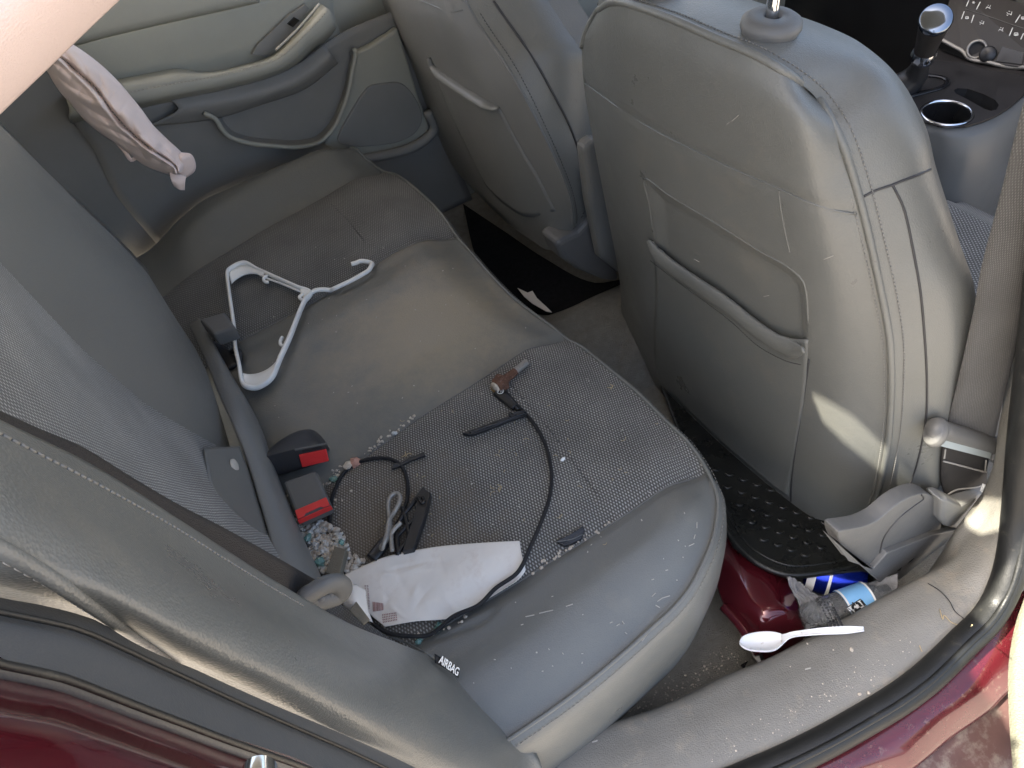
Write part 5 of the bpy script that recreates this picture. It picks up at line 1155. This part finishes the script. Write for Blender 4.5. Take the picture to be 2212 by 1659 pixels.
tn = [[P(1080, 700, z=-.29), P(1200, 676, z=-.275), P(1300, 632, z=-.26), P(1400, 590, z=-.26)], [P(1150, 760, z=-.26), P(1250, 715, z=-.245), P(1350, 660, z=-.235), P(1450, 600, z=-.24)], [P(1250, 800, z=-.28), P(1330, 780, z=-.27), P(1400, 740, z=-.26), P(1500, 660, z=-.26)], [P(1300, 860, z=-.33), P(1380, 850, z=-.33), P(1460, 800, z=-.33), P(1550, 740, z=-.33)]]
tag(surf('tunnel', tn, 30, 30, M['carpet'], None, solid=.01), kind='structure')
ps_ = [(1118, 622), (1140, 632), (1150, 628), (1160, 644), (1182, 664), (1192, 674), (1180, 672), (1150, 655), (1132, 640)]
tag(prism('paper_scrap', [P(u, v, z=-.290) for u, v in ps_], (0, 0, -.002), M['paper'], None), 'torn pale paper scrap on the far black mat at the cushion front', 'paper scrap')
ff = [[Vector((x, y, -.315)) for y in (.99, 1.3, 1.64)] for x in (1.0, 1.5, 1.93)]  # dark sheet added to give the front footwell its shade
tag(surf('floor_mat', ff, 8, 8, M['darkmat'], None, solid=.008), 'black sheet standing in for the shade of the footwell ahead of the far front seat', 'floor mat')
# maroon panel fragment
rp_ = thing('painted_panel', FZ(1650, 1340), 'glossy maroon broken body panel lying on the car floor', 'car part')
rr2 = [[P(1520, 1150, z=-.30), P(1590, 1150, z=-.285), P(1650, 1180, z=-.283), P(1700, 1230, z=-.30)],
 [P(1540, 1230, z=-.29), P(1600, 1225, z=-.262), P(1650, 1230, z=-.262), P(1702, 1250, z=-.285)],
 [P(1560, 1300, z=-.29), P(1615, 1290, z=-.250), P(1670, 1285, z=-.250), P(1722, 1300, z=-.28)],
 [P(1592, 1340, z=-.29), P(1640, 1325, z=-.245), P(1690, 1318, z=-.245), P(1738, 1340, z=-.28)],
 [P(1622, 1382, z=-.295), P(1655, 1365, z=-.262), P(1700, 1352, z=-.262), P(1742, 1368, z=-.29)],
 [P(1645, 1415, z=-.315), P(1668, 1402, z=-.30), P(1705, 1390, z=-.30), P(1735, 1385, z=-.315)],
 [P(1655, 1430, z=-.33), P(1675, 1425, z=-.33), P(1705, 1412, z=-.33), P(1735, 1400, z=-.33)]]
surf('shell', rr2, 40, 50, M['paint'], rp_, solid=.003)
lw = [P(u, v, z=-.288) for u, v in ((1562, 1310), (1592, 1342), (1622, 1384), (1640, 1412))]
tube('lower_lip', lw, .008, M['paint'], rp_, n=30)
# spoon
spn = thing('plastic_spoon', P(1720, 1380, z=-.20), 'soiled white plastic spoon lying across the sill and maroon panel', 'spoon')
zs = lambda u, v: (1536 + u * .1819, 1152 + v * .1819)
tipz = -.215
bt3 = lambda u, v, z: P(*zs(u, v), z=z)
bl_o = [(345, 1290), (375, 1235), (450, 1200), (560, 1178), (680, 1172), (770, 1182), (840, 1205), (880, 1215)]
bl_b = [(345, 1295), (365, 1335), (420, 1370), (500, 1390), (600, 1398), (700, 1396), (770, 1375), (850, 1310), (900, 1255)]
a_ = cr([bt3(u, v, -.215) for u, v in bl_o], 30); b_ = cr([bt3(u, v, -.215) for u, v in bl_b], 30)
rows = [[p.lerp(q, t / 12) - up * .009 * math.sin(math.pi * t / 12) * math.sin(math.pi * min(max(i / 29, .03), .97)) for t in range(13)] for i, (p, q) in enumerate(zip(a_, b_))]
v, f = grid(rows); mk('bowl', v, f, M['spoon'], spn, solid=.0018)
rim = a_ + list(reversed(b_)); tube('bowl_rim', rim[::3], .0012, M['spoon'], spn, n=90)
hd_t = [(840, 1205), (880, 1200), (950, 1178), (1080, 1158), (1300, 1128), (1600, 1108), (1810, 1115)]
hd_b = [(850, 1310), (900, 1262), (980, 1228), (1100, 1212), (1320, 1196), (1600, 1185), (1815, 1155)]
hz_ = [-.215, -.211, -.204, -.198, -.193, -.189, -.188]
ribbon('handle', [bt3(u, v, z) for (u, v), z in zip(hd_t, hz_)], [bt3(u, v, z) for (u, v), z in zip(hd_b, hz_)], 40, .0022, M['spoon'], spn)
tube('handle_rim', [bt3(u, v, z + .001) for (u, v), z in zip(hd_t, hz_)], .0011, M['spoon'], spn, n=40)
tube('handle_rim', [bt3(u, v, z + .001) for (u, v), z in zip(hd_b, hz_)], .0011, M['spoon'], spn, n=40)
# blue can under the mat
cn = thing('drink_can', FZ(1800, 1260), 'metallic blue drink can with white band poking from beneath the mat', 'drink can')
ca0, ca1 = P(1745, 1232, z=-.29), P(1868, 1268, z=-.29); axc = (ca1 - ca0).normalized(); lc = (ca1 - ca0).length
lathe('can_body', ca0, axc, [(.0001, -.004), (.022, -.004), (.028, .004), (.0305, .012), (.0305, lc - .012), (.027, lc - .003), (.024, lc), (.0001, lc - .004)], M['bluecan'], cn, seg=40)
lathe('white_band', ca0, axc, [(.0306, lc * .36), (.0310, lc * .365), (.0310, lc * .41), (.0306, lc * .415)], M['white'], cn, seg=40)
lathe('white_label', ca0, axc, [(.0306, lc * .0), (.0310, lc * .01), (.0310, lc * .14), (.0306, lc * .15)], M['white'], cn, seg=40)
# bottle with blue label
bt = thing('plastic_bottle', FZ(1830, 1310), 'crushed clear plastic bottle with light blue recycling label', 'bottle')
b0, b1 = P(1735, 1345, z=-.265), P(1900, 1285, z=-.265); axb = (b1 - b0).normalized(); lb = (b1 - b0).length
lathe('bottle_body', b0, axb, [(.0001, 0), (.020, .002), (.026, .012), (.024, lb * .25), (.0265, lb * .35), (.0255, lb * .55), (.0265, lb * .75), (.024, lb * .9), (.014, lb * 1.02), (.012, lb * 1.12), (.0001, lb * 1.12)], M['pet'], bt, seg=28)
# curved label on the upper side of the bottle
def lab(s, t, r=.0275):
    c_ = b0 + axb * (lb * (.50 + .34 * s)); sd_ = axb.cross(up).normalized(); u_ = sd_.cross(axb)
    a_ = R_(-75 + 150 * t); return c_ + (u_ * math.cos(a_) + sd_ * math.sin(a_)) * r
v, f = grid([[lab(i / 10, j / 20) for i in range(11)] for j in range(21)]); lbo = mk('label', v, f, M['lblue'], bt, solid=.0005)
for s0, s1 in ((0, .07), (.93, 1.0)):
    v, f = grid([[lab(s, j / 20, .0281) for s in (s0, s1)] for j in range(21)]); mk('label_edge', v, f, M['white'], lbo)
LB = bvh(lbo)
def zl(u, v, l=.0010): return on(LB, *zs(u, v), l)
panel = [(1610, 885), (1770, 785), (1840, 860), (1690, 950)]
v, f = grid([[zl(1610 + 160 * i / 6 + 75 * j / 6, 885 - 100 * i / 6 + 70 * j / 6, .0008) for i in range(7)] for j in range(7)]); mk('label_panel', v, f, M['white'], lbo, solid=.0002)
g = []
cxr, cyr = 1722, 870
for k in range(3):
    a0 = k * 2.094 + .3
    pts = [(cxr + 46 * math.cos(a0 + t), cyr + 40 * math.sin(a0 + t)) for t in (0, .4, .8, 1.2, 1.5)]
    g.append(tube_geo([zl(u, v, .0016) for u, v in pts], .0019, 6, 14))
    e_ = pts[-1]; d_ = (a0 + 1.5 + 1.57)
    g.append(tube_geo([zl(e_[0], e_[1], .0016), zl(e_[0] + 20 * math.cos(d_), e_[1] + 18 * math.sin(d_), .0016)], lambda t: .0034 * (1 - t) + .0003, 6, 6))
v, f = join_geo(g); mk('recycling_symbol', v, f, M['tagblk'], lbo)
g = [tube_geo([zl(*panel[i], .0014), zl(*panel[(i + 1) % 4], .0014)], .0006, 5, 8) for i in range(4)]
v, f = join_geo(g); mk('label_frame', v, f, M['tagblk'], lbo)
g = [tube_geo([zl(1772 + 14 * i, 800 + i * 2, .0014), zl(1815 + 8 * i, 855 + i * 2, .0014)], .0013, 5, 6) for i in range(2)] + [tube_geo([zl(1630 + 10 * i, 895 + 2 * i, .0014), zl(1672 + 10 * i, 935 + 2 * i, .0014)], .0005, 5, 6) for i in range(3)]
v, f = join_geo(g); mk('label_print', v, f, M['tagblk'], lbo)
# crumpled clear bag
pbag = thing('plastic_bag', FZ(1760, 1330), 'crumpled smoky perforated plastic wrapper between the maroon panel and bottle', 'plastic bag')
brow = [[(1698, 1246), (1714, 1252), (1730, 1262), (1744, 1276)], [(1706, 1272), (1728, 1278), (1750, 1284), (1770, 1290)], [(1722, 1300), (1745, 1298), (1768, 1295), (1790, 1296)], [(1734, 1334), (1758, 1325), (1782, 1318), (1800, 1320)], [(1740, 1362), (1764, 1352), (1788, 1346), (1806, 1350)]]
rnd = random.Random(23)
rows = [[P(u, v, z=-.255 + rnd.uniform(-.012, .012)) for u, v in r] for r in brow]
rr_ = [cr(r, 40) for r in rows]; colz = [cr([r[i] for r in rr_], 50) for i in range(40)]
rows2 = [[colz[i][j] + up * (.0035 * abs(math.sin(i * .45 + 1.5 * math.sin(j * .21))) + .0025 * abs(math.sin(j * .38 + i * .22))) for i in range(40)] for j in range(50)]
v, f = grid(rows2); bgo = mk('wrapper', v, f, M['bagpl'], pbag, solid=.0006); BG = bvh(bgo)
g = []
for i in range(4):
    for j in range(12):
        u, v = 1766 + i * 8 + j * 2.6, 1294 + j * 5.2 - i * .5
        p = on(BG, u, v, .001); g.append(lathe_geo(p, up, [(.0001, .0006), (.0016, .0006), (.0018, 0)], 8))
v, f = join_geo(g); mk('perforations', v, f, M['tagblk'], pbag)
# second dark wrapper beyond the bottle, small floor scraps
rows = [[P(1840 + 25 * i, 1270 - 8 * i + 18 * j, z=-.262 + rnd.uniform(-.012, .012)) for i in range(5)] for j in range(4)]
tag(surf('plastic_film', rows, 30, 24, M['bagpl'], None, solid=.0006), 'crinkled dark plastic film between the bottle and the seat rail', 'plastic film')
tag(prism('plastic_chip', [FZ(u, v, .008) for u, v in ((1600, 1436), (1616, 1427), (1610, 1438), (1609, 1447))], (0, 0, -.004), M['blackgl'], None), 'tiny black plastic chip on the carpet beside the sill', 'plastic chip')
tag(prism('wrapper_scrap', [FZ(u, v, .02) for u, v in ((1622, 1404), (1638, 1408), (1644, 1428), (1638, 1431), (1628, 1418))], (0, 0, -.004), M['paper'], None), 'small white and red wrapper scrap below the spoon bowl', 'wrapper')
tag(prism('receipt', [FZ(u, v, .01) for u, v in ((1560, 1152), (1590, 1178), (1600, 1190), (1560, 1186))], (0, 0, -.002), M['paper'], None), 'pale paper slip showing under the rubber mat', 'paper scrap')
grit = []
for _ in range(300):
    t = rnd.random(); u, v = 1300 + 300 * t + rnd.gauss(0, 10), 1560 - 135 * t + rnd.gauss(0, 16)
    p = FZ(u, v, .002); grit.append((p, .0004 + .0014 * rnd.random() ** 2))
for _ in range(170):
    t = rnd.random() ** .8; u, v = 1560 + 420 * t + rnd.gauss(0, 18), 1630 - 240 * t + rnd.gauss(0, 14)
    h = SL.ray_cast(CAM, ray(u, v))
    if h[0]: grit.append((h[0], .0003 + .0009 * rnd.random() ** 3))
for u, v, r_ in ((1839, 1404, .003), (1744, 1391, .0016), (1857, 1500, .003), (1876, 1497, .0025), (1800, 1404, .001), (1707, 1440, .0012)):
    h = SL.ray_cast(CAM, ray(u, v))
    if h[0]: grit.append((h[0] + up * r_ * .5, r_))
tag(scatter('floor_grit', grit, M['pebble']), 'fine pale grit on the carpet edge and sill trim', 'grit', kind='stuff')
fk = []
for u, v, du, dv, l in ((1285, 1602, 10, -3, .004), (1745, 1445, 30, -8, .004)):
    a_, b_ = on(SL, u, v, .0004), on(SL, u + du, v + dv, .0004); fk.append(fleck(a_, b_ - a_, l, .0008))
v, f = join_geo(fk); tag(mk('sill_scuffs', v, f, M['fleck'], smooth=False), 'short pale scuff flakes on the grey sill trim', 'flecks', kind='stuff')
stw = [tube_geo([on(SL, u, v, .002) for u, v in pth], .0007, 5, 20) for pth in (((2029, 1317), (2036, 1340), (2038, 1330), (2052, 1344), (2070, 1351)), ((1985, 1395), (1990, 1408)), ((2094, 1352), (2100, 1350)))]
v, f = join_geo(stw); tag(mk('straw', v, f, M['grime']), 'pale bent straw stalk on the sill trim beside the hair strand', 'straw')
hr = tube_geo([on(SL, u, v, .002) for u, v in ((2004, 1262), (2030, 1278), (2050, 1300), (2062, 1322), (2080, 1336))], .0006, 5, 40)
v, f = join_geo([hr]); tag(mk('hair_strand', v, f, M['tagblk']), 'dark curved hair strand on the sill trim by the door seal', 'hair')
